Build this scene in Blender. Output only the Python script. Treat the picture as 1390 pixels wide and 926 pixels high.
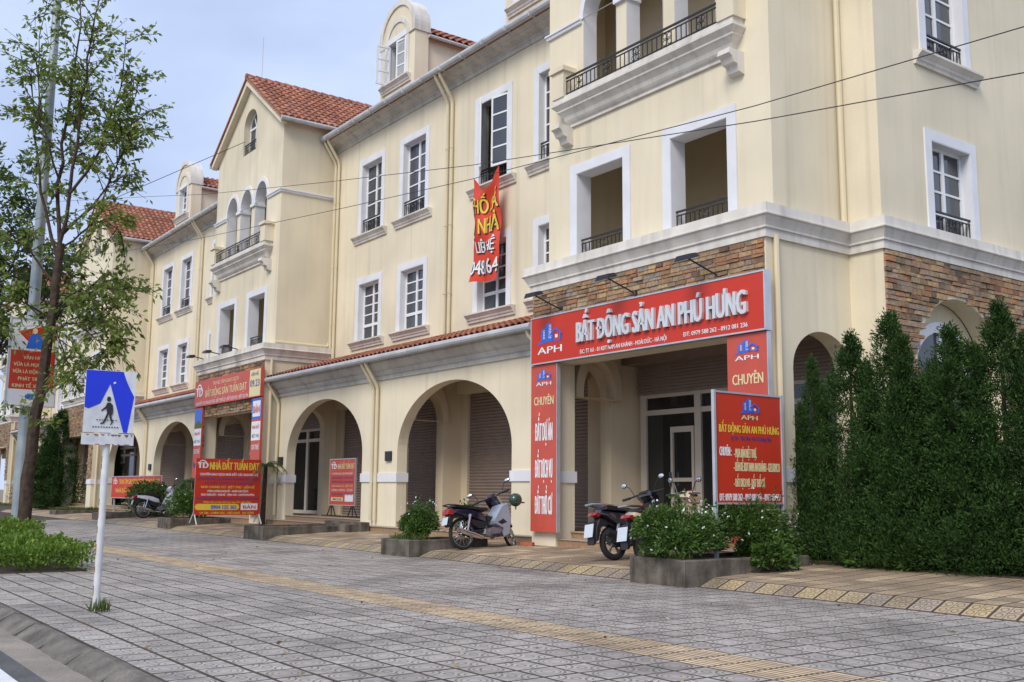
import bpy, math, random
import numpy as np
from mathutils import Vector, Matrix
from mathutils.geometry import tessellate_polygon
R = math.radians
random.seed(7); rng = np.random.default_rng(7)
for o in list(bpy.data.objects): bpy.data.objects.remove(o)
SC = bpy.context.scene; COL = SC.collection
# ------------------------------------------------------------------ camera
EYE = Vector((0, 0, 1.3))
_yaw, _pit, _rol = R(54.047), R(8.325), R(0.509)
_d = Vector((-math.sin(_yaw)*math.cos(_pit), math.cos(_yaw)*math.cos(_pit), math.sin(_pit)))
_r = Vector((math.cos(_yaw), math.sin(_yaw), 0)); _u = _r.cross(_d)
CR = _r*math.cos(_rol) + _u*math.sin(_rol); CU = _u*math.cos(_rol) - _r*math.sin(_rol)
cam = bpy.data.cameras.new('camera'); camo = bpy.data.objects.new('camera', cam); COL.objects.link(camo)
cam.sensor_width = 36; cam.lens = 36*1400.7/1390; cam.clip_start = .05; cam.clip_end = 3000
camo.matrix_world = Matrix(((CR.x, CU.x, -_d.x, EYE.x), (CR.y, CU.y, -_d.y, EYE.y), (CR.z, CU.z, -_d.z, EYE.z), (0, 0, 0, 1)))
SC.camera = camo
SC.render.resolution_x = 1024; SC.render.resolution_y = 682
def proj(p):                                   # photo pixel of a point, only used to rank pieces by size
    q = Vector(p) - EYE; z = q.dot(_d)
    if z < .1: return None
    return 695 + 1400.7*q.dot(CR)/z, 463 - 1400.7*q.dot(CU)/z, z
# ------------------------------------------------------------------ world, sun, exposure
SUN_AZ, SUN_EL = R(153), R(44)
W = bpy.data.worlds.new("World"); SC.world = W; W.use_nodes = True
nt = W.node_tree; N = nt.nodes; L = nt.links
bg = N['Background']; bg.inputs['Strength'].default_value = .115
sky = N.new('ShaderNodeTexSky'); sky.sky_type = 'NISHITA'; sky.sun_disc = False
sky.sun_elevation = SUN_EL; sky.sun_rotation = SUN_AZ; sky.air_density = 1.0; sky.dust_density = 2.0
tc = N.new('ShaderNodeTexCoord'); mp = N.new('ShaderNodeMapping'); mp.inputs['Scale'].default_value = (1, 1, 2.2)
nz = N.new('ShaderNodeTexNoise'); nz.inputs['Scale'].default_value = 1.6; nz.inputs['Detail'].default_value = 5; nz.inputs['Roughness'].default_value = .5
cr = N.new('ShaderNodeValToRGB')
cr.color_ramp.elements[0].position = .3; cr.color_ramp.elements[0].color = (2.1, 2.7, 4.1, 1)
cr.color_ramp.elements[1].position = .68; cr.color_ramp.elements[1].color = (4.6, 5.2, 6.7, 1)
mx = N.new('ShaderNodeMix'); mx.data_type = 'RGBA'; mx.inputs[0].default_value = .9
L.new(tc.outputs['Generated'], mp.inputs[0]); L.new(mp.outputs[0], nz.inputs['Vector']); L.new(nz.outputs[0], cr.inputs[0])
L.new(sky.outputs[0], mx.inputs[6]); L.new(cr.outputs[0], mx.inputs[7]); L.new(mx.outputs[2], bg.inputs[0])
sl = bpy.data.lights.new('sun', 'SUN'); sl.energy = 1.5; sl.angle = R(26); sl.color = (1, .93, .82)
so = bpy.data.objects.new('sun', sl); COL.objects.link(so)
sdir = Vector((math.sin(SUN_AZ)*math.cos(SUN_EL), math.cos(SUN_AZ)*math.cos(SUN_EL), math.sin(SUN_EL)))
so.rotation_euler = sdir.to_track_quat('Z', 'Y').to_euler()
SC.view_settings.view_transform = 'Standard'; SC.view_settings.look = 'None'
SC.view_settings.exposure = 0.8; SC.view_settings.gamma = 1; SC.view_settings.use_curve_mapping = False

# ------------------------------------------------------------------ materials
def _new(name):
    m = bpy.data.materials.new(name); m.use_nodes = True
    return m, m.node_tree.nodes, m.node_tree.links, m.node_tree.nodes['Principled BSDF']
def _mul(N, L, a, b, fac=1.0):
    x = N.new('ShaderNodeMix'); x.data_type = 'RGBA'; x.blend_type = 'MULTIPLY'; x.inputs[0].default_value = fac
    L.new(a, x.inputs[6]); L.new(b, x.inputs[7]); return x.outputs[2]
def _noise(N, L, scale, detail=4, vec=(1, 1, 1), lo=.8, hi=1.1, a=.3, b=.7):
    g = N.new('ShaderNodeNewGeometry'); m = N.new('ShaderNodeMapping'); m.inputs['Scale'].default_value = vec
    n = N.new('ShaderNodeTexNoise'); n.inputs['Scale'].default_value = scale; n.inputs['Detail'].default_value = detail
    r = N.new('ShaderNodeMapRange'); r.inputs[1].default_value = a; r.inputs[2].default_value = b
    r.inputs[3].default_value = lo; r.inputs[4].default_value = hi
    L.new(g.outputs['Position'], m.inputs[0]); L.new(m.outputs[0], n.inputs['Vector']); L.new(n.outputs[0], r.inputs[0])
    return r.outputs[0], n.outputs[0]
def mat(name, col, rough=.6, var=.12, scale=3, bump=0, metal=0, streak=0, fine=0, rain=0, spec=.5, coat=0, trans=0):
    m, N, L, P = _new(name)
    c = N.new('ShaderNodeRGB'); c.outputs[0].default_value = (*col, 1); out = c.outputs[0]
    if var:
        v, _ = _noise(N, L, scale, lo=1-var, hi=1+var*.6); out = _mul(N, L, out, v)
    if streak:
        v, _ = _noise(N, L, 2.2, 5, (2.2, 2.2, .16), 1-streak, 1.0, .3, .52); out = _mul(N, L, out, v)
    if rain:                                       # sparse long rain stains and patches of repainting
        v, _ = _noise(N, L, 1.0, 4, (3.4, 3.4, .09), 1.0, 1-rain, .56, .72); out = _mul(N, L, out, v)
        v, _ = _noise(N, L, .33, 2, (1, 1, .7), 1-rain*.5, 1.0, .42, .5); out = _mul(N, L, out, v)
    if fine:
        v, _ = _noise(N, L, 45, 3, lo=1-fine, hi=1+fine*.5); out = _mul(N, L, out, v)
    L.new(out, P.inputs['Base Color'])
    P.inputs['Roughness'].default_value = rough; P.inputs['Metallic'].default_value = metal
    P.inputs['Specular IOR Level'].default_value = spec; P.inputs['Coat Weight'].default_value = coat
    if trans: P.inputs['Transmission Weight'].default_value = trans
    if bump:
        _, n = _noise(N, L, 60, 4); b = N.new('ShaderNodeBump'); b.inputs['Strength'].default_value = bump; b.inputs['Distance'].default_value = .01
        L.new(n, b.inputs['Height']); L.new(b.outputs[0], P.inputs['Normal'])
    return m
def rmat(name, cols, rough=.7, var=.15, scale=8, bump=.3, trans=0, stain=0, spec=.4):   # a colour of its own for every object / mesh island
    m, N, L, P = _new(name)
    g = N.new('ShaderNodeNewGeometry'); oi = N.new('ShaderNodeObjectInfo')
    ad = N.new('ShaderNodeMath'); ad.operation = 'ADD'; fr = N.new('ShaderNodeMath'); fr.operation = 'FRACT'
    L.new(g.outputs['Random Per Island'], ad.inputs[0]); L.new(oi.outputs['Random'], ad.inputs[1]); L.new(ad.outputs[0], fr.inputs[0])
    cr = N.new('ShaderNodeValToRGB'); cr.color_ramp.interpolation = 'LINEAR'
    e = cr.color_ramp.elements
    e[0].position = 0; e[0].color = (*cols[0], 1); e[1].position = 1; e[1].color = (*cols[-1], 1)
    for i, c in enumerate(cols[1:-1]):
        k = e.new((i+1)/(len(cols)-1)); k.color = (*c, 1)
    L.new(fr.outputs[0], cr.inputs[0]); out = cr.outputs[0]
    if var:
        v, _ = _noise(N, L, scale, lo=1-var, hi=1+var*.6); out = _mul(N, L, out, v)
    if stain:
        v, _ = _noise(N, L, .9, 5, lo=1-stain, hi=1.0, a=.3, b=.55); out = _mul(N, L, out, v)
    L.new(out, P.inputs['Base Color']); P.inputs['Roughness'].default_value = rough; P.inputs['Specular IOR Level'].default_value = spec
    if trans:
        t = N.new('ShaderNodeBsdfTranslucent'); L.new(out, t.inputs[0]); s = N.new('ShaderNodeMixShader'); s.inputs[0].default_value = trans
        L.new(P.outputs[0], s.inputs[1]); L.new(t.outputs[0], s.inputs[2]); L.new(s.outputs[0], N['Material Output'].inputs[0])
    if bump:
        _, n = _noise(N, L, 30, 4); b = N.new('ShaderNodeBump'); b.inputs['Strength'].default_value = bump; b.inputs['Distance'].default_value = .01
        L.new(n, b.inputs['Height']); L.new(b.outputs[0], P.inputs['Normal'])
    return m
def tilemat(name, cols, kind, line=.45, stain=.3):
    """paving tile with a pressed line pattern in its own UV square"""
    m = rmat(name, cols, rough=.62, var=.1, scale=14, bump=0, stain=stain)
    N, L = m.node_tree.nodes, m.node_tree.links; P = N['Principled BSDF']
    src = P.inputs['Base Color'].links[0].from_socket
    uv = N.new('ShaderNodeUVMap'); uv.uv_map = 'UVMap'
    def M(op, a, b=None):
        n = N.new('ShaderNodeMath'); n.operation = op
        for i, x in enumerate((a, b)):
            if x is None: continue
            if isinstance(x, (int, float)): n.inputs[i].default_value = x
            else: L.new(x, n.inputs[i])
        return n.outputs[0]
    sp = N.new('ShaderNodeSeparateXYZ'); L.new(uv.outputs[0], sp.inputs[0]); u, v = sp.outputs[0], sp.outputs[1]
    def dist(cu, cv): return M('SQRT', M('ADD', M('POWER', M('SUBTRACT', u, cu), 2), M('POWER', M('SUBTRACT', v, cv), 2)))
    def ring(d, r, w): return M('LESS_THAN', M('ABSOLUTE', M('SUBTRACT', d, r)), w)
    if kind == 'ring':
        d = dist(.5, .5); f = M('MAXIMUM', M('MAXIMUM', ring(d, .455, .028), ring(d, .33, .02)), ring(d, .17, .018))
    elif kind == 'star':
        d = M('MINIMUM', M('MINIMUM', dist(0, 0), dist(1, 1)), M('MINIMUM', dist(0, 1), dist(1, 0)))
        f = M('MAXIMUM', M('MAXIMUM', ring(d, .46, .028), ring(d, .3, .02)), ring(dist(.5, .5), .12, .03))
    elif kind == 'cross':
        a = M('LESS_THAN', M('ABSOLUTE', M('SUBTRACT', u, .5)), .024); b = M('LESS_THAN', M('ABSOLUTE', M('SUBTRACT', v, .5)), .024)
        d = M('MINIMUM', M('MINIMUM', dist(.25, .25), dist(.75, .75)), M('MINIMUM', dist(.25, .75), dist(.75, .25)))
        f = M('MAXIMUM', M('MAXIMUM', a, b), ring(d, .14, .026))
    else: f = M('LESS_THAN', u, -1.0)
    k = M('SUBTRACT', 1.0, M('MULTIPLY', f, line))
    L.new(_mul(N, L, src, k), P.inputs['Base Color'])
    b = N.new('ShaderNodeBump'); b.inputs['Strength'].default_value = .5; b.inputs['Distance'].default_value = .004; b.invert = True
    L.new(f, b.inputs['Height']); L.new(b.outputs[0], P.inputs['Normal'])
    return m

CREAM = (.76, .68, .51)
M = dict(
 cream=mat('cream_stucco', CREAM, .8, .09, .55, .12, streak=.05, fine=.04, rain=.13, spec=.25),
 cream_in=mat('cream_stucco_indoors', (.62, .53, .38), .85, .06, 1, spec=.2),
 white=mat('white_window_trim', (.72, .73, .76), .6, .07, 2, .05, spec=.3),
 upvc=mat('white_window_sash', (.78, .79, .81), .35, .03, 2),
 grey=mat('weathered_grey_cornice', (.56, .535, .49), .75, .18, 1.5, .1, streak=.22, spec=.3),
 capw=mat('weathered_white_cap', (.68, .645, .585), .75, .15, 1.5, .1, streak=.2, spec=.3),
 gutter=mat('grey_gutter', (.47, .48, .49), .45, .15, 2, streak=.12),
 pipe=mat('cream_drainpipe', (.66, .58, .4), .4, .06, 2),
 shutter=mat('brown_shutter', (.25, .195, .165), .5, .1, 3),
 alu=mat('cream_door_frame', (.58, .53, .45), .4, .05, 3),
 glass=rmat('dark_window_glass', [(.03, .036, .048), (.055, .062, .075), (.038, .042, .05), (.07, .075, .085), (.03, .034, .042)], .07, .3, .9, 0, spec=.8),
 glassin=mat('dark_shop_glass', (.02, .022, .025), .05, .3, 1.0, spec=.7),
 dark=mat('painted_room_shade', (.03, .028, .025), .9, 0),  # near-black colour standing in for the shade of unlit interiors
 iron=mat('black_iron', (.02, .02, .022), .45, 0),
 step=mat('brown_granite_step', (.36, .23, .13), .45, .2, 12, fine=.2),
 floor=mat('porch_floor', (.42, .35, .28), .4, .12, 4),
 conc=mat('mossy_concrete', (.155, .135, .11), .9, .55, 3.2, .5, streak=.5, fine=.2, spec=.15),
 soil=mat('planter_soil', (.07, .05, .035), .95, .4, 9, .5),
 mortar=mat('dark_mortar', (.06, .042, .03), .95, .3, 5, .3),
 red=mat('red_sign_sheet', (.55, .034, .012), .42, .06, 2),
 redp=mat('faded_red_sheet', (.53, .085, .055), .5, .08, 3),
 redd=mat('deep_red_sheet', (.52, .036, .013), .5, .06, 2),
 whp=mat('white_lettering', (.78, .79, .8), .45, 0),
 metal=mat('brushed_letter_metal', (.66, .68, .7), .35, .05, 6, metal=.25),
 yel=mat('yellow_lettering', (.8, .56, .06), .5, 0),
 pale=mat('pale_gold_lettering', (.72, .63, .35), .5, 0),
 blue=mat('blue_print', (.03, .14, .62), .45, 0),
 navy=mat('navy_print', (.05, .06, .28), .45, 0),
 sblue=mat('blue_road_sign_film', (.005, .03, .62), .35, .06, 4, spec=.5),
 swhite=mat('worn_white_sign_film', (.62, .64, .66), .5, .18, 7, streak=.1),
 black=mat('black_print', (.015, .015, .015), .5, 0),
 edge=mat('steel_sign_frame', (.55, .57, .6), .4, .1, 4, metal=.4),
 rust=mat('rust', (.3, .12, .04), .9, .3, 30),
 wpole=mat('worn_white_paint', (.62, .63, .63), .55, .15, 6, .15, streak=.18),
 lpole=mat('galvanised_pole', (.34, .39, .42), .5, .2, 2.5, metal=.3, streak=.2),
 bark=mat('tree_bark', (.075, .055, .042), .95, .4, 9, .9, spec=.1),
 tyre=mat('black_rubber', (.018, .018, .019), .8, .1, 9),
 chrome=mat('chrome', (.6, .6, .62), .18, 0, metal=1),
 rim=mat('grey_alloy', (.28, .28, .3), .4, .1, 9, metal=.7),
 bplas=mat('black_plastic', (.016, .016, .02), .4, 0),
 seat=mat('black_vinyl_seat', (.012, .012, .014), .55, 0),
 purple=mat('dark_violet_paint', (.012, .01, .026), .18, 0, coat=.6),
 silver=mat('silver_paint', (.3, .34, .41), .3, .05, 6, metal=.2, coat=.4),
 bpaint=mat('black_bike_paint', (.015, .014, .022), .15, 0, coat=.7),
 beige=mat('beige_bike_paint', (.5, .4, .28), .22, 0, coat=.5),
 wpaint=mat('white_bike_paint', (.72, .73, .75), .22, 0, coat=.4),
 tail=mat('red_tail_lens', (.3, .015, .012), .15, 0, coat=.5),
 mirror=mat('mirror_glass', (.8, .82, .85), .04, 0, metal=1),
 plate=mat('white_number_plate', (.55, .6, .66), .4, .05, 20),
 helmet=mat('dark_green_helmet', (.02, .05, .035), .25, 0, coat=.5),
 brick=mat('orange_brick', (.42, .13, .06), .85, .2, 20, .4),
 road=mat('asphalt_road', (.1, .1, .1), .9, .25, 3, .5, fine=.3),
 gutc=mat('dirty_concrete_gutter', (.27, .235, .195), .85, .3, 1.6, .3, fine=.2),
 kerb=mat('stained_kerb_concrete', (.16, .142, .122), .9, .5, 3.4, .6, fine=.25),
 line=mat('road_line_paint', (.66, .67, .68), .6, .1, 6),
 ground=mat('bare_ground', (.2, .18, .14), .95, .3, .7, .3),
 cloth=mat('red_banner_cloth', (.64, .05, .018), .55, .06, 3),
 tan=mat('concrete_top', (.3, .28, .25), .9, .4, 5, .4),
 stone=rmat('split_stone', [(.22, .14, .085), (.42, .27, .14), (.28, .25, .22), (.44, .21, .1), (.13, .09, .07), (.46, .35, .21), (.34, .21, .14), (.5, .33, .16)], .85, .3, 14, .6, stain=.35),
 roof=rmat('terracotta_tile', [(.31, .1, .055), (.39, .15, .085), (.25, .085, .052), (.43, .19, .115), (.29, .12, .085)], .75, .3, 9, .3, stain=.35),
 leaf=rmat('street_tree_leaf', [(.095, .15, .028), (.23, .31, .055), (.13, .2, .038), (.34, .4, .085)], .5, .1, 3, 0, trans=.5),
 leafd=rmat('dark_tree_leaf', [(.06, .1, .025), (.12, .18, .04), (.08, .13, .03)], .5, .1, 3, 0, trans=.45),
 cyp=rmat('thuja_scale', [(.02, .05, .014), (.042, .09, .022), (.028, .064, .018), (.075, .135, .032)], .8, .1, 3, 0, trans=.12, spec=.12),
 bush=rmat('bush_leaf', [(.034, .075, .014), (.068, .135, .024), (.1, .185, .034), (.046, .095, .018)], .45, .1, 3, 0, trans=.25),
 hedge=rmat('bright_hedge_leaf', [(.075, .14, .014), (.15, .25, .026), (.1, .19, .018), (.2, .3, .045)], .5, .1, 3, 0, trans=.3),
 palm=rmat('palm_leaf', [(.035, .07, .02), (.06, .1, .03)], .5, .1, 3, 0, trans=.25),
 grass=rmat('grass_blade', [(.07, .13, .02), (.12, .18, .035), (.16, .18, .06)], .6, .1, 3, 0, trans=.3),
 litter=rmat('dry_leaf', [(.2, .12, .05), (.12, .09, .05), (.3, .22, .1), (.35, .33, .28)], .8, .1, 3, 0),
 tileA=tilemat('grey_paving_ring', [(.41, .37, .335), (.47, .43, .395), (.37, .33, .3), (.43, .395, .36)], 'ring', .6, .45),
 tileB=tilemat('grey_paving_star', [(.4, .36, .325), (.46, .42, .385), (.36, .325, .295), (.42, .385, .35)], 'star', .6, .45),
 tact=rmat('yellow_tactile_paving', [(.62, .46, .28), (.68, .53, .35), (.5, .38, .25), (.6, .47, .33)], .75, .2, 9, .2, stain=.35),
 tileF=tilemat('tan_paving', [(.44, .32, .2), (.3, .235, .17), (.66, .5, .32), (.32, .24, .16), (.42, .32, .22), (.33, .25, .18), (.58, .44, .28)], 'cross', .35, .4),
 tileR=tilemat('yellow_ramp_paving', [(.42, .32, .18), (.33, .265, .2), (.5, .38, .2), (.34, .285, .23), (.42, .335, .215)], 'cross', .6, .45),
)
# ------------------------------------------------------------------ building helpers
WO = {}                                           # world offset of a thing's own frame
def thing(name, label, cat, loc=(0, 0, 0), rz=0, group=None, local=False):
    o = bpy.data.objects.new(name, None); COL.objects.link(o); o.empty_display_size = .2
    o.location = loc; o.rotation_euler = (0, 0, rz); WO[o.name] = Vector((0, 0, 0)) if local else Vector(loc)
    tag(o, label, cat, group); return o
def tag(o, label, cat, group=None):
    o['label'] = label; o['category'] = cat
    if group: o['group'] = group
    return o
class MB:
    def __init__(s): s.v = []; s.f = []; s.uv = None; s.sm = False
    def add(s, vs, fs):
        k = len(s.v); s.v += [tuple(p) for p in vs]; s.f += [tuple(i+k for i in f) for f in fs]; return s
    def box(s, x0, x1, y0, y1, z0, z1):
        if x0 > x1: x0, x1 = x1, x0
        if y0 > y1: y0, y1 = y1, y0
        vs = [(x, y, z) for z in (z0, z1) for y in (y0, y1) for x in (x0, x1)]
        return s.add(vs, [(0, 2, 3, 1), (4, 5, 7, 6), (0, 1, 5, 4), (1, 3, 7, 5), (3, 2, 6, 7), (2, 0, 4, 6)])
    def wall(s, outer, holes, at, thick, axis='y'):
        """flat wall with openings: outer/holes are lists of (u, z); axis y: u = x, face at y = at, body to at+thick"""
        loops = [outer] + holes
        pts = [p for lp in loops for p in lp]
        tris = tessellate_polygon([[Vector((p[0], p[1], 0)) for p in lp] for lp in loops])
        P = (lambda u, z, w: (u, w, z)) if axis == 'y' else (lambda u, z, w: (w, u, z))
        n = len(pts); vs = [P(*p, at) for p in pts] + [P(*p, at+thick) for p in pts]
        fs = [tuple(t) for t in tris] + [tuple(i+n for i in reversed(t)) for t in tris]
        k = 0
        for lp in loops:
            m = len(lp)
            fs += [(k+i, k+(i+1) % m, n+k+(i+1) % m, n+k+i) for i in range(m)]; k += m
        return s.add(vs, fs)
    def prism(s, poly, a, b, axis='y'):
        return s.wall(poly, [], a, b-a, axis)
    def tube(s, pts, r, n=8, cap=True):
        pts = [Vector(p) for p in pts]; rs = r if isinstance(r, (list, tuple)) else [r]*len(pts)
        k = len(s.v); ref = None
        for i, p in enumerate(pts):
            t = (pts[min(i+1, len(pts)-1)] - pts[max(i-1, 0)]).normalized()
            if ref is None: ref = t.orthogonal().normalized()
            ref = (ref - t*ref.dot(t)).normalized(); b = t.cross(ref)
            for j in range(n):
                a = 2*math.pi*j/n; q = p + (ref*math.cos(a) + b*math.sin(a))*rs[i]; s.v.append(tuple(q))
        for i in range(len(pts)-1):
            for j in range(n):
                j2 = (j+1) % n; s.f.append((k+i*n+j, k+i*n+j2, k+(i+1)*n+j2, k+(i+1)*n+j))
        if cap:
            s.f.append(tuple(k+j for j in reversed(range(n)))); e = k+(len(pts)-1)*n; s.f.append(tuple(e+j for j in range(n)))
        return s
    def torus(s, c, R_, r, ax='y', n=24, m=8, sx=1.0):
        k = len(s.v)
        for i in range(n):
            a = 2*math.pi*i/n
            for j in range(m):
                b = 2*math.pi*j/m; q = R_ + r*math.cos(b); h = r*math.sin(b)*sx
                p = {'y': (q*math.cos(a), h, q*math.sin(a)), 'z': (q*math.cos(a), q*math.sin(a), h), 'x': (h, q*math.cos(a), q*math.sin(a))}[ax]
                s.v.append((c[0]+p[0], c[1]+p[1], c[2]+p[2]))
        for i in range(n):
            for j in range(m):
                s.f.append((k+i*m+j, k+((i+1) % n)*m+j, k+((i+1) % n)*m+(j+1) % m, k+i*m+(j+1) % m))
        return s
    def ball(s, c, rx, ry, rz, n=12, m=8):
        k = len(s.v); s.v.append((c[0], c[1], c[2]-rz))
        for i in range(1, m):
            t = math.pi*i/m - math.pi/2
            for j in range(n):
                a = 2*math.pi*j/n; s.v.append((c[0]+rx*math.cos(t)*math.cos(a), c[1]+ry*math.cos(t)*math.sin(a), c[2]+rz*math.sin(t)))
        s.v.append((c[0], c[1], c[2]+rz)); e = len(s.v)-1
        for j in range(n): s.f.append((k, k+1+(j+1) % n, k+1+j)); s.f.append((e, e-n+j, e-n+(j+1) % n))
        for i in range(m-2):
            for j in range(n):
                a = k+1+i*n; s.f.append((a+j, a+(j+1) % n, a+n+(j+1) % n, a+n+j))
        return s
    def sweep(s, path, prof, closed=False):
        """profile of (out, z) along a plan path; 'out' is to the right of travel"""
        k = len(s.v); n = len(prof); P = [Vector(p) for p in path]
        for i, p in enumerate(P):
            a = (p - P[i-1]).normalized() if i > 0 else (P[1]-P[0]).normalized()
            b = (P[i+1]-p).normalized() if i < len(P)-1 else a
            na = Vector((a.y, -a.x)); nb = Vector((b.y, -b.x)); m = (na+nb); m = m / max(.2, m.dot(na))
            for o, z in prof: s.v.append((p.x+m.x*o, p.y+m.y*o, z))
        for i in range(len(P)-1):
            for j in range(n-1): s.f.append((k+i*n+j, k+(i+1)*n+j, k+(i+1)*n+j+1, k+i*n+j+1))
        s.f.append(tuple(k+j for j in range(n))); e = k+(len(P)-1)*n; s.f.append(tuple(e+j for j in reversed(range(n))))
        return s
    def slab(s, poly, hw, bev=.25, y0=0, cy=0):
        """rounded body: an x-z outline with half width hw, edges drawn in"""
        cx = sum(p[0] for p in poly)/len(poly); cz = sum(p[1] for p in poly)/len(poly); n = len(poly); k = len(s.v)
        for w, f in ((-1, 1-bev), (-.72, 1-bev*.25), (0, 1), (.72, 1-bev*.25), (1, 1-bev)):
            for x, z in poly: s.v.append((cx+(x-cx)*f, cy+w*hw, cz+(z-cz)*f))
        for i in range(4):
            for j in range(n): s.f.append((k+i*n+j, k+i*n+(j+1) % n, k+(i+1)*n+(j+1) % n, k+(i+1)*n+j))
        s.f.append(tuple(k+j for j in reversed(range(n)))); s.f.append(tuple(k+4*n+j for j in range(n)))
        return s
    def mesh(s, name, m, off=Vector((0, 0, 0)), smooth=False):
        me = bpy.data.meshes.new(name)
        me.from_pydata([(v[0]-off[0], v[1]-off[1], v[2]-off[2]) for v in s.v], [], s.f); me.materials.append(m)
        if s.uv:
            lay = me.uv_layers.new(name='UVMap'); lay.data.foreach_set('uv', np.array(s.uv, dtype=np.float32).ravel())
        me.update()
        if smooth:
            me.polygons.foreach_set('use_smooth', [True]*len(me.polygons))
            try: me.set_sharp_from_angle(angle=R(40))
            except Exception: pass
        return me
    def build(s, name, m, parent=None, smooth=False, label=None):
        off = WO[parent.name] if parent else Vector((0, 0, 0))
        return put(name, s.mesh(name, m, off, smooth), parent, label=label)
def put(name, me, parent=None, loc=(0, 0, 0), rz=0, label=None):
    o = bpy.data.objects.new(name, me); COL.objects.link(o); o.location = loc; o.rotation_euler = (0, 0, rz)
    if parent: o.parent = parent; WO[o.name] = WO[parent.name] if tuple(loc) == (0, 0, 0) and rz == 0 else Vector((0, 0, 0))
    else: WO[o.name] = Vector(loc) if tuple(loc) != (0, 0, 0) else Vector((0, 0, 0))
    if label: o['label'] = label
    return o
def inst(name, me, parent, wloc, rz=0):            # a shared mesh at a world place under a thing
    return put(name, me, parent, tuple(Vector(wloc) - WO[parent.name]), rz)
def structure(o): o['kind'] = 'structure'; return o
def stuff(o): o['kind'] = 'stuff'; return o
def arch(x0, x1, z0, zs, rise, n=20):
    """opening outline with an arched head"""
    c = (x0+x1)/2; a = (x1-x0)/2
    return [(x0, z0), (x1, z0)] + [(c + a*math.cos(math.pi*i/n), zs + rise*math.sin(math.pi*i/n)) for i in range(n+1)]
def rect(x0, x1, z0, z1): return [(x0, z0), (x1, z0), (x1, z1), (x0, z1)]
_tc = {}
def glyphs(s):
    """outline of a line of writing; the bar of the letter Đ is laid on separately"""
    if s in _tc: return _tc[s]
    if 'Đ' in s:
        V, F = glyphs(s.replace('Đ', 'D')); F = list(F)
        wD = np.ptp(glyphs('D')[0][:, 0])
        for i, ch in enumerate(s):
            if ch != 'Đ': continue
            x = glyphs(s[:i].replace('Đ', 'D')+'D')[0][:, 0].max() - wD; k = len(V)
            V = np.concatenate([V, [[x-.1, .315], [x+.3, .315], [x+.3, .4], [x-.1, .4]]]); F.append((k, k+1, k+2, k+3))
        _tc[s] = (V, F); return _tc[s]
    cu = bpy.data.curves.new('lettering', 'FONT'); cu.body = s; cu.resolution_u = 2
    ob = bpy.data.objects.new('lettering', cu); me = bpy.data.meshes.new_from_object(ob)
    V = np.array([v.co[:2] for v in me.vertices]); F = [tuple(p.vertices) for p in me.polygons]
    bpy.data.objects.remove(ob); bpy.data.curves.remove(cu); bpy.data.meshes.remove(me)
    _tc[s] = (V, F); return _tc[s]
def lettering(s, parent, m, x0, x1, z0, z1, y=-.004, bold=.036, depth=0, cap=True, bulge=None):
    """one line of writing fitted to a box on the face of a sign (local x-z, facing -y); z0..z1 is base line to cap height"""
    V, F = glyphs(s)
    if len(V) == 0: return None
    mn, mxv = V.min(0), V.max(0)
    base, capz = 0.0, .72 if any(c.isupper() or c.isdigit() for c in s) else .52
    sx = (x1-x0)/max(1e-6, (mxv[0]-mn[0])); sz = (z1-z0)/capz
    bm = MB(); bo = bold*(z1-z0)
    for k, dx in enumerate((-bo, -bo*.33, bo*.33, bo) if bold else (0,)):
        yy = y - .0006*k
        P3 = [(x0+(a-mn[0])*sx+dx, yy, z0+(b-base)*sz) for a, b in V]
        if bulge: P3 = [bulge(p) for p in P3]
        if depth:
            n = len(P3); ec = {}
            for f in F:
                for i in range(len(f)): ec[(f[i], f[(i+1) % len(f)])] = 1
            sides = [(a, b, b+n, a+n) for (a, b) in ec if (b, a) not in ec]
            bm.add(P3 + [(p[0], p[1]-depth, p[2]) for p in P3], [tuple(i+n for i in f) for f in F] + sides)
        else: bm.add(P3, F)
    return bm.build('lettering', m, parent)
def flat(parent, name, m, poly, y): 
    return MB().prism(poly, y, y+.002).build(name, m, parent)
# ================================================================== GROUND
bm = MB(); bm.add([(-900, -900, -.42), (900, -900, -.42), (900, 900, -.42), (-900, 900, -.42)], [(0, 1, 2, 3)])
structure(bm.build('ground', M['ground']))
bm = MB(); bm.add([(-300, -14, -.1), (120, -14, -.1), (120, 1.86, -.1), (-300, 1.86, -.1)], [(0, 1, 2, 3)])
road = structure(bm.build('road', M['road']))
bm = MB(); bm.add([(-300, 1.5, -.096), (120, 1.5, -.096), (120, 1.68, -.096), (-300, 1.68, -.096)], [(0, 1, 2, 3)]); bm.build('edge_line', M['line'], road)
bm = MB().box(-300, 120, 1.86, 2.2, -.3, -.104); gut = structure(bm.build('gutter_strip', M['gutc']))
# sloped kerb of cast lengths with open, chipped joints
kerb = structure(MB().box(-200, 60, 2.33, 2.36, -.3, -.03).build('kerb', M['kerb']))
kx = -60.0; km = []
for k in range(3):
    b = MB(); n = 7; xs = [i*.98/(n-1) for i in range(n)]; rr = random.Random(k)
    P = []
    for x in xs:
        j = lambda a: rr.uniform(-a, a)
        P += [(x, 2.12+j(.012), -.13), (x, 2.165+j(.012), -.085+j(.006)), (x, 2.26+j(.01), -.03+j(.006)), (x, 2.325+j(.014), .004+j(.005)), (x, 2.39, -.004), (x, 2.39, -.2)]
    F = []
    for i in range(n-1):
        for q in range(5): a = i*6+q; F.append((a, a+6, a+7, a+1))
    F += [tuple(range(6)), tuple(reversed(range((n-1)*6, n*6)))]
    b.add(P, F); km.append(b.mesh('kerb_stone', M['kerb']))
while kx < 6:
    put('kerb_stone', km[random.randrange(3)], kerb, (kx, random.uniform(-.008, .008), random.uniform(-.004, .004))); kx += 1.0
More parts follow.
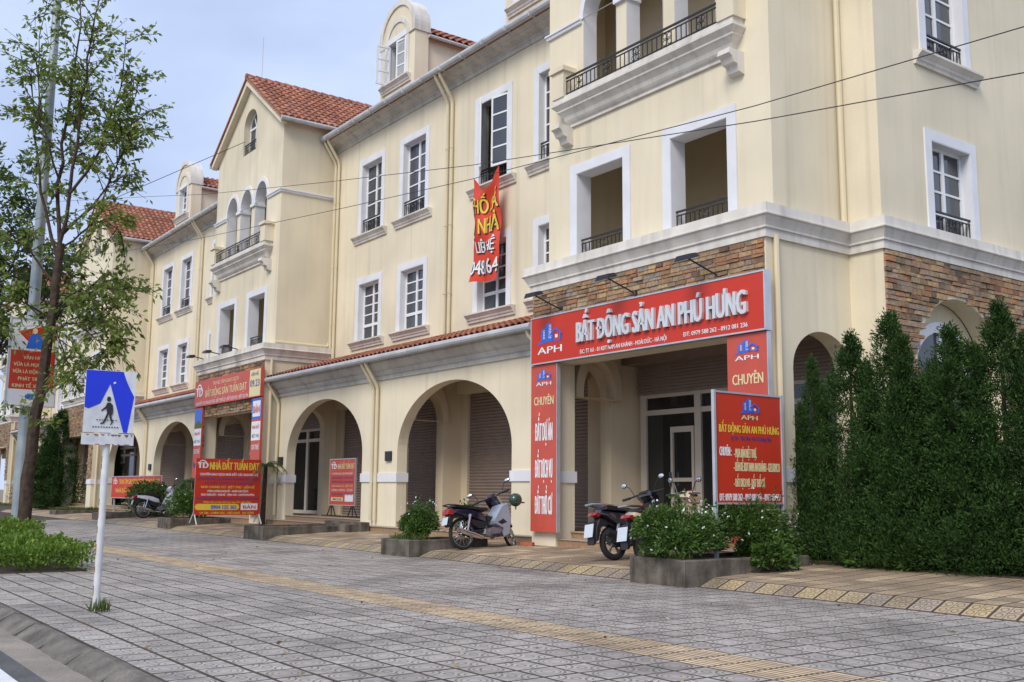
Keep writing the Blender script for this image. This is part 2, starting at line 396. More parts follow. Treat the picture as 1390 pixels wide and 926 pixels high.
# grey pavement of patterned pressed tiles
PT = .325; PY0 = 2.392
side = structure(MB().box(-200, 60, 2.39, 10.84, -.3, -.0025).build('sidewalk', M['mortar']))
def tile_bm(p=PT, gap=.034, h=.03):
    a = p/2-gap/2; b = a-.003; m = MB()
    m.add([(-a, -a, -h), (a, -a, -h), (a, a, -h), (-a, a, -h), (-a, -a, -.005), (a, -a, -.005), (a, a, -.005), (-a, a, -.005), (-b, -b, 0), (b, -b, 0), (b, b, 0), (-b, b, 0)],
          [(8, 9, 10, 11)] + [(i, (i+1) % 4, 4+(i+1) % 4, 4+i) for i in range(4)] + [(4+i, 4+(i+1) % 4, 8+(i+1) % 4, 8+i) for i in range(4)])
    m.uv = [(.0, .0), (1, 0), (1, 1), (0, 1)] + [(.5, .02)]*32
    return m
def tact_bm():
    a = PT/2-.005; m = MB().box(-a, a, -a, a, -.03, -.008)
    for i in range(5):
        y = -a+.034+i*.0635; m.add([(-a+.006, y-.02, -.008), (a-.006, y-.02, -.008), (a-.006, y+.02, -.008), (-a+.006, y+.02, -.008), (-a+.01, y-.018, -.001), (a-.01, y-.018, -.001), (a-.01, y+.018, -.001), (-a+.01, y+.018, -.001)],
              [(4, 5, 6, 7), (0, 1, 5, 4), (1, 2, 6, 5), (2, 3, 7, 6), (3, 0, 4, 7)])
    return m
def scatter(parent, cells, protos, name, limit, place):
    """cells = list of (proto index, x, y); the cells that show largest become objects of their own, the rest one joined part"""
    sc = []
    for c in cells:
        p = place(c); q = proj(p)
        ok = q and -60 < q[0] < 1450 and -60 < q[1] < 990
        sc.append((-(1/q[2]**1.5) if ok else 0, c))
    sc.sort(key=lambda t: t[0]); ms = [b.mesh(name, m) for b, m in protos]; n = 0
    rest = {}
    for s, c in sc:
        if s < 0 and n < limit:
            o = put(name, ms[c[0]], parent, place(c) - WO[parent.name]); n += 1
            o.rotation_euler = (getattr(place, 'tilt', 0)+random.uniform(-.004, .004), random.uniform(-.004, .004), random.choice((0, math.pi/2, math.pi)) if getattr(place, 'spin', 0) else 0)
        else: rest.setdefault(c[0], []).append(c)
    for k, cs in rest.items():
        b, m = protos[k]; V = np.array(b.v); nv = len(V); t = getattr(place, 'tilt', 0); ca, sa = math.cos(t), math.sin(t)
        Vr = np.stack([V[:, 0], V[:, 1]*ca - V[:, 2]*sa, V[:, 1]*sa + V[:, 2]*ca], 1)
        J = MB(); J.uv = [] if b.uv else None
        allv = np.concatenate([Vr + np.array(place(c))[None] for c in cs]); J.v = [tuple(x) for x in allv]
        for i in range(len(cs)):
            J.f += [tuple(q+i*nv for q in f) for f in b.f]
            if b.uv: J.uv += b.uv
        stuff(J.build(name, m, parent))
cells = []; tcells = []
for j in range(26):
    for i in range(-200, 20):
        x = i*PT; y = PY0+(j+.5)*PT
        if j in (11, 12): tcells.append((0, x, y))
        elif x > -46: cells.append(((i+j) % 2, x, y))
pl0 = lambda c: Vector((c[1], c[2], random.uniform(-.002, .002))); 
class _Pl:                                                    # places on the flat pavement
    tilt = 0; spin = 0
    def __call__(s, c): return Vector((c[1], c[2], 0))
scatter(side, cells, [(tile_bm(), M['tileA']), (tile_bm(), M['tileB'])], 'paving_tile', 300, _Pl())
scatter(side, tcells, [(tact_bm(), M['tact'])], 'tactile_tile', 150, _Pl())
# sloping forecourt of tan tiles with a ramped edge row
def zf(y): return .12+.045*(y-11.15)
YR0, YR1 = 10.84, 11.15
b = MB(); b.add([(-200, YR0, -.3), (60, YR0, -.3), (60, YR0, -.004), (-200, YR0, -.004), (-200, YR1, .1165), (60, YR1, .1165), (-200, 16.5, zf(16.5)-.003), (60, 16.5, zf(16.5)-.003), (-200, 16.5, -.3), (60, 16.5, -.3)],
      [(0, 1, 2, 3), (3, 2, 5, 4), (4, 5, 7, 6), (6, 7, 9, 8)])
fore = structure(b.build('forecourt', M['mortar']))
class _Pf:
    tilt = math.atan(.045); spin = 0
    def __call__(s, c): return Vector((c[1], c[2], zf(c[2])))
class _Pr:
    tilt = math.atan2(.12, YR1-YR0); spin = 0
    def __call__(s, c): return Vector((c[1], (YR0+YR1)/2, .062))
fc = [(0, i*PT+.1, YR1+(j+.5)*PT*.999) for i in range(-190, 10) for j in range(9) if not (i*PT < -42 and j > 3)]
scatter(fore, fc, [(tile_bm(), M['tileF'])], 'forecourt_tile', 300, _Pf())
scatter(fore, [(0, i*PT+.12, 11) for i in range(-190, 0)], [(tile_bm(), M['tileR'])], 'ramp_tile', 130, _Pr())

# ================================================================== WINDOWS (shared meshes)
_wc = {}
def railing_bm(w, h, y=0, scrolls=True, step=.115):
    b = MB()
    b.box(-w/2, w/2, y-.022, y+.022, h-.03, h); b.box(-w/2, w/2, y-.013, y+.013, h-.1, h-.08); b.box(-w/2, w/2, y-.013, y+.013, .04, .06)
    n = max(3, int(w/step))
    for i in range(n+1):
        x = -w/2+.012+(w-.024)*i/n; b.box(x-.008, x+.008, y-.008, y+.008, .0, h-.08)
    if scrolls:
        m = max(1, int(w/.75)); r = (h-.16)/4
        for i in range(m):
            x = -w/2+w*(i+.5)/m
            for s in (-1, 1):
                b.torus((x+s*r, y, .06+r), r*.85, .009, 'y', 10, 4); b.torus((x+s*r*.9, y, h-.1-r), r*.8, .009, 'y', 10, 4)
            b.ball((x, y, h*.45), .025, .02, .03, 6, 4)
    return b
def win_mesh(w, h, rail, low, rows=4):
    key = (w, h, rail, low, rows)
    if key in _wc: return _wc[key]
    d = {}
    c = MB(); t = .2
    c.wall([(-w/2-t, 0), (-w/2, 0), (-w/2, h), (w/2, h), (w/2, 0), (w/2+t, 0), (w/2+t, h+t), (-w/2-t, h+t)], [], -.035, .034)
    c.box(-w/2-.002, -w/2+.018, -.03, .2, 0, h); c.box(w/2-.018, w/2+.002, -.03, .2, 0, h); c.box(-w/2+.018, w/2-.018, -.03, .2, h-.018, h+.002)
    d['case'] = c.mesh('window', M['white'])
    f = MB(); y0, y1 = .17, .225; e = .018; a = w/2-e; B = .055
    f.box(-a, -a+B, y0, y1, 0, h-e); f.box(a-B, a, y0, y1, 0, h-e); f.box(-a+B, a-B, y0, y1, h-e-B, h-e); f.box(-a+B, a-B, y0, y1, 0, B)
    f.box(-.045, .045, y0-.008, y1, B, h-e-B)
    zt = low
    f.box(-a+B, -.045, y0-.012, y1, zt-.045, zt+.045); f.box(.045, a-B, y0-.012, y1, zt-.045, zt+.045)
    zs = [zt+.045+(h-e-B-zt-.045)*i/rows for i in range(rows+1)]
    for z in zs[1:-1]: f.box(-a+B, -.045, y0+.006, y1, z-.021, z+.021); f.box(.045, a-B, y0+.006, y1, z-.021, z+.021)
    d['frame'] = f.mesh('window_frame', M['upvc'])
    pw = a-B-.045; ph = zs[1]-zs[0]
    d['pane'] = MB().box(-pw/2, pw/2, -.004, .004, -ph/2, ph/2).mesh('pane', M['glass'])
    hl = zt-.045-B; d['pane2'] = MB().box(-pw/2, pw/2, -.004, .004, -hl/2, hl/2).mesh('pane', M['glass'])
    px_ = .045+pw/2
    d['spots'] = [(s*px_, .203, (zs[i]+zs[i+1])/2, 'pane') for i in range(rows) for s in (-1, 1)] + [(s*px_, .203, B+hl/2, 'pane2') for s in (-1, 1)]
    d['sill'] = MB().prism([(.02, -.25), (-.05, -.25), (-.06, -.2), (-.09, -.17), (-.1, -.13), (-.16, -.07), (-.19, -.045), (-.19, -.003), (.16, .0)], -w/2-.4, w/2+.4, 'x').mesh('sill', M['capw'])
    if rail: d['rail'] = railing_bm(w-.04, rail, .05).mesh('railing', M['iron'])
    _wc[key] = d; return d
def window(house, x, y, z, w=1.38, h=1.91, rail=0, low=.52, rows=4, rz=0, sill=True, tilt=0):
    d = win_mesh(w, h, rail, low, rows)
    o = inst('window', d['case'], house, (x, y, z), rz)
    put('window_frame', d['frame'], o)
    for q in d['spots']:
        p = put('pane', d[q[3]], o, q[:3]); p.rotation_euler = (random.uniform(-.012, .012), 0, random.uniform(-.012, .012))
    if sill: put('sill', d['sill'], o)
    if rail: put('railing', d['rail'], o)
    return o
def leaf_frame(w, h, rows):
    f = MB(); B = .06
    f.box(0, B, -.022, .022, 0, h); f.box(w-B, w, -.022, .022, 0, h); f.box(B, w-B, -.022, .022, 0, B); f.box(B, w-B, -.022, .022, h-B, h)
    zs = [B+(h-2*B)*i/rows for i in range(rows+1)]
    for z in zs[1:-1]: f.box(B, w-B, -.018, .018, z-.022, z+.022)
    return f, zs, w-2*B
def open_window(house, x, y, z, w, h, rail, low, rows, aL, aR, sill=True, see=False, leaf=True):
    """window with hinged leaves swung outwards by aL / aR degrees"""
    d = win_mesh(w, h, rail, low, rows); o = inst('window', d['case'], house, (x, y, z))
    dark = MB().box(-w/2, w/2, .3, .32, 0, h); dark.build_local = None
    put('room_shade', dark.mesh('room_shade', M['dark']), o)  # thin sheet behind the leaves, interior shade painted in its colour
    lw = w/2-.03; lh = h-low-.03
    f, zs, pw = leaf_frame(lw, lh, rows); fm = f.mesh('casement', M['upvc'])
    ph = zs[1]-zs[0]; gm = M['glassc'] if see else M['glass']
    pm = MB().box(-pw/2, pw/2, -.003, .003, -ph/2, ph/2).mesh('pane', gm)
    for s, ang in ((-1, aL), (1, aR)):
        a = R(ang)*(-1 if s < 0 else 1); hx = s*(w/2-.02); hy = .03
        base = a if s < 0 else math.pi+a
        # local +x of a leaf runs from its hinge
        cx, sx = math.cos(base), math.sin(base)
        q = put('casement', fm, o, (hx, hy, low), base)
        for i in range(rows):
            put('pane', pm, o, (hx+cx*lw/2, hy+sx*lw/2, low+(zs[i]+zs[i+1])/2), base)
    if sill: put('sill', d['sill'], o)
    if rail: put('railing', d['rail'], o)
    return o
g, N_, L_, P_ = _new('clear_pane'); P_.inputs['Base Color'].default_value = (.9, .93, .95, 1); P_.inputs['Roughness'].default_value = .05; P_.inputs['Alpha'].default_value = .25
M['glassc'] = g

# ------------------------------------------------------------------ stones, tiles
def stones(house, spots, individual, face):
    """split-face stones: spots = (u, z, w, h); face(u, z, w, h, d) -> box corners"""
    sc = []
    for sp in spots:
        p = face(sp[0], sp[1], 0); q = proj(p); ok = q and -10 < q[0] < 1400 and -10 < q[1] < 930
        sc.append((0 if not ok else -sp[2]/q[2], sp))
    sc.sort(key=lambda t: t[0]); rest = MB()
    for i, (s, (u, z, w, h)) in enumerate(sc):
        d = random.uniform(.018, .055); c = [face(u+du, z+dz, -.02) for dz in (-h/2, h/2) for du in (-w/2, w/2)]
        j = lambda: random.uniform(-.006, .006)
        e = [face(u+du+j(), z+dz+j(), d+j()) for dz in (-h/2+.006, h/2-.006) for du in (-w/2+.006, w/2-.006)]
        F = [(4, 5, 7, 6), (0, 1, 5, 4), (1, 3, 7, 5), (3, 2, 6, 7), (2, 0, 4, 6)]
        if s < 0 and i < individual: MB().add(c+e, F).build('stone', M['stone'], house)
        else: rest.add(c+e, F)
    if rest.v: stuff(rest.build('stone_cladding', M['stone'], house))
def courses(u0, u1, z0, z1, hh=.095, ok=lambda u, z: True, seed=0):
    r = random.Random(seed); z = z0; out = []
    while z < z1-.03:
        h = min(r.uniform(hh*.75, hh*1.25), z1-z); u = u0 - 0; u = u0
        while u < u1-.04:
            w = min(r.uniform(.14, .36), u1-u)
            if u1-(u+w) < .08: w = u1-u
            if ok(u+w/2, z+h/2): out.append((u+w/2, z+h/2, w-.008, h-.008))
            u += w
        z += h
    return out
def barrel(r0=.105, r1=.095, ln=.4, n=5):
    """one half-round roof tile: x across, y up the slope, z off the roof"""
    v = []; f = []
    for y, r, lift in ((0, r0, .03), (ln, r1, .0)):
        for i in range(n+1):
            a = math.pi*i/n; v.append((-r*math.cos(a), y, lift+r*.75*math.sin(a)))
        for i in range(n+1):
            a = math.pi*i/n; v.append((-(r-.02)*math.cos(a), y, lift+(r-.02)*.75*math.sin(a)-.0))
    m = n+1
    for i in range(n): f += [(i, i+1, 2*m+i+1, 2*m+i), (i+1, i, m+i, m+i+1)]
    return v, f
BV, BF = barrel()
def tiled(parent, origin, across, up, ncol, nrow, pc=.245, pr=.335, individual=False, name='roof_tile'):
    """rows of barrel tiles; origin = lower corner, across/up unit vectors"""
    A, U = Vector(across).normalized(), Vector(up).normalized(); Nn = A.cross(U).normalized()
    if Nn.z < 0: Nn = -Nn
    J = MB(); proto = None
    rot = Matrix((A, U, Nn)).transposed().to_4x4()
    if A.cross(U).dot(Nn) < 0: rot = Matrix((-A, U, Nn)).transposed().to_4x4()
    for r in range(nrow):
        for c in range(ncol):
            p = Vector(origin)+A*((c+.5)*pc)+U*(r*pr)
            if individual:
                if proto is None:
                    proto = MB().add(BV, BF).mesh(name, M['roof'])
                o = bpy.data.objects.new(name, proto); COL.objects.link(o); o.parent = parent
                o.matrix_local = Matrix.Translation(p - WO[parent.name]) @ rot @ Matrix.Rotation(random.uniform(-.03, .03), 4, 'Z')
            else: J.add([rot @ Vector(v) + p for v in BV], BF)
    if not individual: stuff(J.build('roof_tiles', M['roof'], parent))

# ================================================================== TOWER HOUSES
POD = [(0, 5.55), (.05, 5.55), (.05, 5.69), (.085, 5.70), (.085, 5.735), (.11, 5.79), (.155, 5.875), (.19, 5.90), (.19, 5.925), (.165, 5.94), (.15, 6.1), (-.42, 6.1), (-.42, 6.0)]
BAL = [(0, 9.1), (.05, 9.1), (.05, 9.16), (.1, 9.2), (.13, 9.24), (.16, 9.32), (.23, 9.4), (.26, 9.42), (.26, 9.46), (.35, 9.55), (.35, 9.6), (.3, 9.62), (.3, 9.72), (-.1, 9.72), (-.1, 9.2)]
def tower(c, label, first=False, sign=False, side_pipe=False, roof_individual=False, brick_front=True, bands=True):
    H = thing('townhouse', label, 'townhouse', (c, 13.25, .2), group='cream townhouses in the row')
    L0, R0 = c-3.2, c+3.2
    # ---- podium
    b = MB(); b.wall(rect(L0, R0, 0, 5.56), [rect(c-2.4, c+2.4, .1, 3.95)], 13.25, .5); b.build('front_wall', M['cream'], H)
    b = MB(); b.wall(rect(13.75, 16.4, 0, 5.56), [arch(13.86, 15.46, .1, 3.4, .68)], R0-.35, .35, 'x'); b.build('side_wall', M['cream'], H)
    b = MB(); b.wall(rect(13.75, 16.4, 0, 5.56), [arch(13.86, 15.15, .1, 3.35, .72)], L0, .35, 'x'); b.build('side_wall', M['cream'], H)
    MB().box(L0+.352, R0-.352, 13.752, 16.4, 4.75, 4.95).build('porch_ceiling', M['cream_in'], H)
    # a second rib over the side passage
    b = MB(); b.wall(arch(13.9, 15.2, 3.3, 3.45, .95), [arch(14.1, 15.0, 3.31, 3.4, .7)], L0+.38, .3, 'x'); b.build('vault_rib', M['cream_in'], H)
    b = MB(); b.box(L0+.35, R0-.35, 13.66, 16.4, .3, .49); b.box(c-2.398, c+2.398, 13.305, 13.66, .1, .35); b.build('porch_floor', M['step'], H)
    b = MB(); b.box(c-2.398, c+2.398, 13.28, 13.66, .35, .372); b.box(c-2.39, c+2.39, 13.63, 13.9, .49, .512); b.build('step_nosing', M['floor'], H)
    for s in (-1, 1):                                             # white belt round each column
        x0, x1 = (L0-.035, c-2.365) if s < 0 else (c+2.365, R0+.035)
        MB().box(x0, x1, 13.215, 13.785, 1.5, 1.73).build('belt_course', M['white'], H)
    # shop front: frames, panes, roller shutter and its box
    ys = 15.95; xs = [c-2.6, c-.95, c+.95, c+2.6]
    f = MB()
    for x in xs: f.box(x-.09, x+.09, ys-.06, ys+.06, .49, 3.46)
    for a, e in zip(xs, xs[1:]):
        f.box(a+.09, e-.09, ys-.05, ys+.05, 3.0, 3.11); f.box(a+.09, e-.09, ys-.05, ys+.05, .49, .6); f.box(a+.09, e-.09, ys-.05, ys+.05, 3.38, 3.46)
    f.build('shopfront_frame', M['alu'], H)
    for a, e in zip(xs, xs[1:]):
        MB().box(a+.09, e-.09, ys-.008, ys+.008, 3.11, 3.38).build('pane', M['glassin'], H)
        MB().box(a+.09, e-.09, ys-.008, ys+.008, .6, 3.0).build('pane', M['glassin'], H)
    dr = MB(); x0 = c-1.75
    for s in (0, 1):
        q = x0+s*.6
    dr.box(x0, x0+.07, ys-.07, ys-.02, .6, 2.72); dr.box(x0+.62, x0+.69, ys-.07, ys-.02, .6, 2.72); dr.box(x0+.07, x0+.62, ys-.07, ys-.02, 2.6, 2.72); dr.box(x0+.07, x0+.62, ys-.07, ys-.02, 1.55, 1.63); dr.box(x0+.07, x0+.62, ys-.07, ys-.02, .6, .72)
    dd = dr.build('door', M['alu'], H)
    MB().box(x0+.02, x0+.05, ys-.14, ys-.08, 1.45, 1.75).build('handle', M['chrome'], dd)
    f = MB(); z = 3.46
    while z < 4.1: f.box(c-2.72, c+2.72, ys-.1-.008*((int(z*100)//7) % 2), ys-.075, z, z+.062); z += .07
    f.build('roller_shutter', M['shutter'], H)
    f = MB().box(c-2.82, c+2.82, ys-.5, ys-.03, 4.12, 4.6); f.build('shutter_box', M['shutter'], H)
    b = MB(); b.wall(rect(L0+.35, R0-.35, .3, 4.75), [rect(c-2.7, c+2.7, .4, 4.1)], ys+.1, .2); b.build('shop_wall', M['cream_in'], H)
    MB().box(c-2.7, c+2.7, ys+.9, ys+.95, .3, 4.2).build('room_shade', M['dark'], H)  # dark sheet behind the glazing, painted as the shop's shade
    # ---- cladding
    ok = lambda u, z: not (abs(u-c) < 2.4 and z < 3.97)
    def face(u, z, d): return Vector((u, 13.25-d, z))
    if first: sp = courses(L0+.02, R0-.02, 4.96, 5.54, .085, seed=3)
    else: sp = courses(L0+.02, R0-.02, 1.76, 5.54, .1, ok, seed=int(-c))
    stones(H, sp, 140 if first else 0, face)
    # ---- podium cornice
    path = [(L0, 15.9), (L0, 13.25), (R0, 13.25), (R0, 15.5 if first else 15.75)]
    if first: path += [(-10.4, 15.5), (-10.4, 27)]
    MB().sweep(path, POD).build('podium_cornice', M['capw'], H)
    MB().box(L0-.1, R0+.02, 13.3, 19, 5.6, 6.07).build('floor_slab', M['cream_in'], H)
    # ---- upper storeys
    l, r, yf = c-3.1, c+3.1, 13.6
    holes = [rect(c-2.12, c-.66, 6.06, 8.02), rect(c+.68, c+2.12, 6.06, 8.02), arch(c-1.9, c-.84, 9.74, 11.45, .68), arch(c-.53, c+.53, 9.74, 11.45, .68), arch(c+.84, c+1.9, 9.74, 11.45, .68), arch(c-.62, c+.62, 13.55, 14.6, .62)]
    b = MB(); b.wall([(l, 6.05), (r, 6.05), (r, 13.95), (c, 16.28), (l, 13.95)], holes, yf, .35); b.build('front_wall', M['cream'], H)
    for x in (l, r-.3):
        b = MB(); b.wall(rect(13.95, 19.5, 6.05, 13.95), [], x, .3, 'x'); b.build('side_wall', M['cream'], H)
    b = MB(); b.box(l+.3, r-.3, 15.9, 16.1, 6.07, 9.3); b.box(l+.3, r-.3, 15.0, 15.2, 9.6, 12.7); b.box(l+.3, r-.3, 13.952, 15.9, 9.3, 9.6); b.box(l+.3, r-.3, 13.952, 15.9, 12.7, 12.9); b.build('loggia_wall', M['cream_in'], H)
    b = MB(); b.box(c+.95, c+1.05, 15.85, 15.9, 6.1, 7.6); b.box(c+1.75, c+1.85, 15.85, 15.9, 6.1, 7.6); b.box(c+1.05, c+1.75, 15.85, 15.9, 7.5, 7.6); b.build('door_frame', M['upvc'], H)
    for hx0, hx1 in ((c-2.12, c-.66), (c+.68, c+2.12)):           # loggia surrounds and railings
        b = MB(); t = .21; b.wall([(hx0-t, 6.1), (hx0, 6.1), (hx0, 8.02), (hx1, 8.02), (hx1, 6.1), (hx1+t, 6.1), (hx1+t, 8.23), (hx0-t, 8.23)], [], yf-.04, .038)
        b.box(hx0-.004, hx0+.012, yf-.03, yf+.36, 6.1, 8.01); b.box(hx1-.012, hx1+.004, yf-.03, yf+.36, 6.1, 8.01); b.box(hx0+.012, hx1-.012, yf-.03, yf+.36, 8.008, 8.024)
        s_ = b.build('loggia_surround', M['white'], H)
        inst('railing', railing_bm(hx1-hx0-.04, .5).mesh('railing', M['iron']), H, ((hx0+hx1)/2, yf+.1, 6.1))
    # triple arch trims, imposts, string course
    for x0 in (c-1.9, c-.53, c+.84):
        b = MB(); b.wall(arch(x0-.13, x0+1.19, 11.45, 11.46, .82), [arch(x0, x0+1.06, 11.451, 11.46, .68)], yf-.035, .034)
        o = arch(x0+.005, x0+1.055, 9.745, 11.45, .674, 16)[1:]
        for p, q in zip(o, o[1:]): b.add([(p[0], yf-.02, p[1]), (q[0], yf-.02, q[1]), (q[0], yf+.352, q[1]), (p[0], yf+.352, p[1])], [(0, 1, 2, 3)])
        b.add([(x0+.005, yf-.02, 9.745), (x0+.005, yf-.02, 11.46), (x0+.005, yf+.352, 11.46), (x0+.005, yf+.352, 9.745)], [(0, 1, 2, 3)])
        b.build('arch_trim', M['white'], H)
    st = [(0, 11.36), (.05, 11.37), (.06, 11.43), (.085, 11.44), (.085, 11.48), (0, 11.49)]
    MB().sweep([(l, 19), (l, yf), (c-1.96, yf), ], st).build('string_course', M['white'], H)
    MB().sweep([(c+1.96, yf), (r, yf), (r, 15.7)], st).build('string_course', M['white'], H)
    for x in (c-.685, c+.685): MB().box(x-.2, x+.2, yf-.07, yf+.36, 11.36, 11.47).build('impost', M['white'], H)
    # balcony
    MB().sweep([(c-2.25, 13.6), (c-2.25, yf-.002), (c+2.25, yf-.002), (c+2.25, 13.62)], BAL).build('balcony', M['capw'], H)
    for s in (-1, 1):
        x = c+s*2.4
        b = MB(); b.prism([(13.6, 9.12), (13.22, 9.12), (13.2, 9.02), (13.28, 8.98), (13.33, 8.88), (13.42, 8.86), (13.46, 8.74), (13.6, 8.7)], x-.14, x+.14, 'x'); b.build('bracket', M['capw'], H)
        b = MB(); b.box(x-.2, x+.2, 13.27, 13.598, 9.722, 10.3); b.box(x-.25, x+.25, 13.22, 13.598, 10.3, 10.4); b.build('pedestal', M['cream'], H)
    inst('railing', railing_bm(4.36, .42, 0, True, .13).mesh('railing', M['iron']), H, (c, 13.34, 9.72))
    # attic window
    b = MB(); b.wall(arch(c-.6, c+.6, 13.57, 14.6, .6), [arch(c-.53, c+.53, 13.62, 14.6, .53)], yf+.22, .05)
    b.box(c-.53, c+.53, yf+.215, yf+.27, 14.55, 14.63); b.box(c-.025, c+.025, yf+.218, yf+.268, 13.62, 14.55)
    for a in (60, 120): b.tube([(c, yf+.24, 14.6), (c+.53*math.cos(R(a)), yf+.24, 14.6+.53*math.sin(R(a)))], .02, 4)
    w = b.build('window', M['upvc'], H)
    MB().prism(arch(c-.55, c+.55, 13.6, 14.6, .55), yf+.25, yf+.262).build('pane', M['glass'], w)
    inst('railing', railing_bm(1.2, .42).mesh('railing', M['iron']), H, (c, yf+.06, 13.56))
    # roof
    k = 2.5/3.4; y0, y1 = 13.32, 19.4
    b = MB(); b.prism([(c, 16.42), (c+3.4, 13.92), (c+3.4, 13.86), (c, 16.34), (c-3.4, 13.86), (c-3.4, 13.92)], y0, y1)
    rf = b.build('roof', M['roof'], H)
    b = MB(); b.prism([(c, 16.33), (c+3.32, 13.89), (c+3.32, 13.7), (c, 16.1), (c-3.32, 13.7), (c-3.32, 13.89)], 13.38, 13.6); b.build('rake_board', M['cream'], H)
    up = Vector((-3.4, 0, 2.5)).normalized(); up2 = Vector((3.4, 0, 2.5)).normalized()
    tiled(rf, (c+3.44, y0, 13.91), (0, 1, 0), up, 24, 12, .25, .35, roof_individual)
    tiled(rf, (c-3.44, y0, 13.91), (0, 1, 0), up2, 24, 12, .25, .35)
    b = MB()
    for i in range(16): b.tube([(c, y0+i*.38, 16.45), (c, y0+i*.38+.42, 16.43)], [.12, .1], 8)
    b.build('ridge_tiles', M['roof'], rf)
    for s in (-1, 1): MB().tube([(c+s*3.43, y0+.02, 13.86), (c+s*3.43, 16.2, 13.86)], .085, 8).build('gutter', M['gutter'], H)
    MB().tube([(c+.05, y0+.6, 16.5), (c+.05, y0+.6, 18.1)], .014, 5).build('lightning_rod', M['edge'], H)
    # pipes
    MB().tube([(R0+.06, 13.45, 5.6), (R0+.06, 13.45, .25)], .05, 8).build('drainpipe', M['pipe'], H)
    if side_pipe: MB().tube([(R0-.02, 13.55, 6.17), (R0-.02, 15.45, 6.17), (R0-.02, 15.5, 6.3)], .06, 8).build('drainpipe', M['pipe'], H)
    MB().box(c-3.0, c+3.0, 19.5, 19.7, 0, 16).build('rear_wall', M['cream'], H)
    if first:                                                    # stepped-back block on the right
        b = MB(); b.box(R0-.1, -10.4, 15.5, 15.8, 0, 5.56); b.box(R0-.1, -10.4, 15.5, 15.8, 5.56, 15.5); b.build('front_wall', M['cream'], H)
        yc = 17.77
        holes = [arch(yc-1.41, yc+1.41, .6, 3.5, 1.41, 24)] + [rect(y-.66, y+.66, z0, z1) for y in (yc, yc+4.6) for z0, z1 in ((6.12, 7.85), (9.5, 11.85))]
        b = MB(); b.wall(rect(15.8, 27, 0, 15.5), holes, -10.82, .42, 'x'); b.build('side_wall', M['cream'], H)
        b = MB(); b.wall(arch(yc-1.41, yc+1.41, .61, 3.5, 1.41, 24), [arch(yc-1.0, yc+1.0, .7, 3.45, 1.0, 24)], -10.9, .06, 'x'); b.build('niche_wall', M['cream'], H)
        b = MB(); b.wall(arch(yc-1.08, yc+1.08, .65, 3.45, 1.08, 24), [arch(yc-.88, yc+.88, .7, 3.45, .88, 24)], -10.88, .1, 'x')
        b.box(-10.88, -10.79, yc-.04, yc+.04, .7, 4.33); b.box(-10.88, -10.79, yc-.88, yc+.88, 3.41, 3.49); w = b.build('window', M['upvc'], H)
        MB().prism(arch(yc-.9, yc+.9, .68, 3.45, .9, 24), -10.86, -10.85, 'x').build('pane', M['glass'], w)
        for y in (yc, yc+4.6):
            window(H, -10.4, y, 6.12, 1.32, 1.73, .42, .42, 3, R(90), False)
            window(H, -10.4, y, 9.5, 1.32, 2.35, .5, .55, 4, R(90))
        ok = lambda u, z: not (abs(u-yc) < 1.43 and z < 3.5) and (math.hypot(u-yc, z-3.5) > 1.43 or z < 3.5)
        stones(H, courses(15.5, 26.9, 2.2, 5.54, .1, ok, 9), 155, lambda u, z, d: Vector((-10.4+d, u, z)))
        MB().tube([(R0-.02, 15.43, 6.12), (R0-.02, 15.43, 15)], .055, 8).build('drainpipe', M['pipe'], H)
        MB().box(-11.3, -11.2, 15.8, 27, .2, 5.9).build('room_shade', M['dark'], H); MB().box(-11.5, -10.85, 26.8, 27, 0, 15.5).build('rear_wall', M['cream'], H)  # dark sheet added behind the openings, wing's inner shade as colour
        MB().box(-13, -10.4, 15.6, 27, 15.5, 15.7).build('flat_roof', M['cream'], H)
    return H
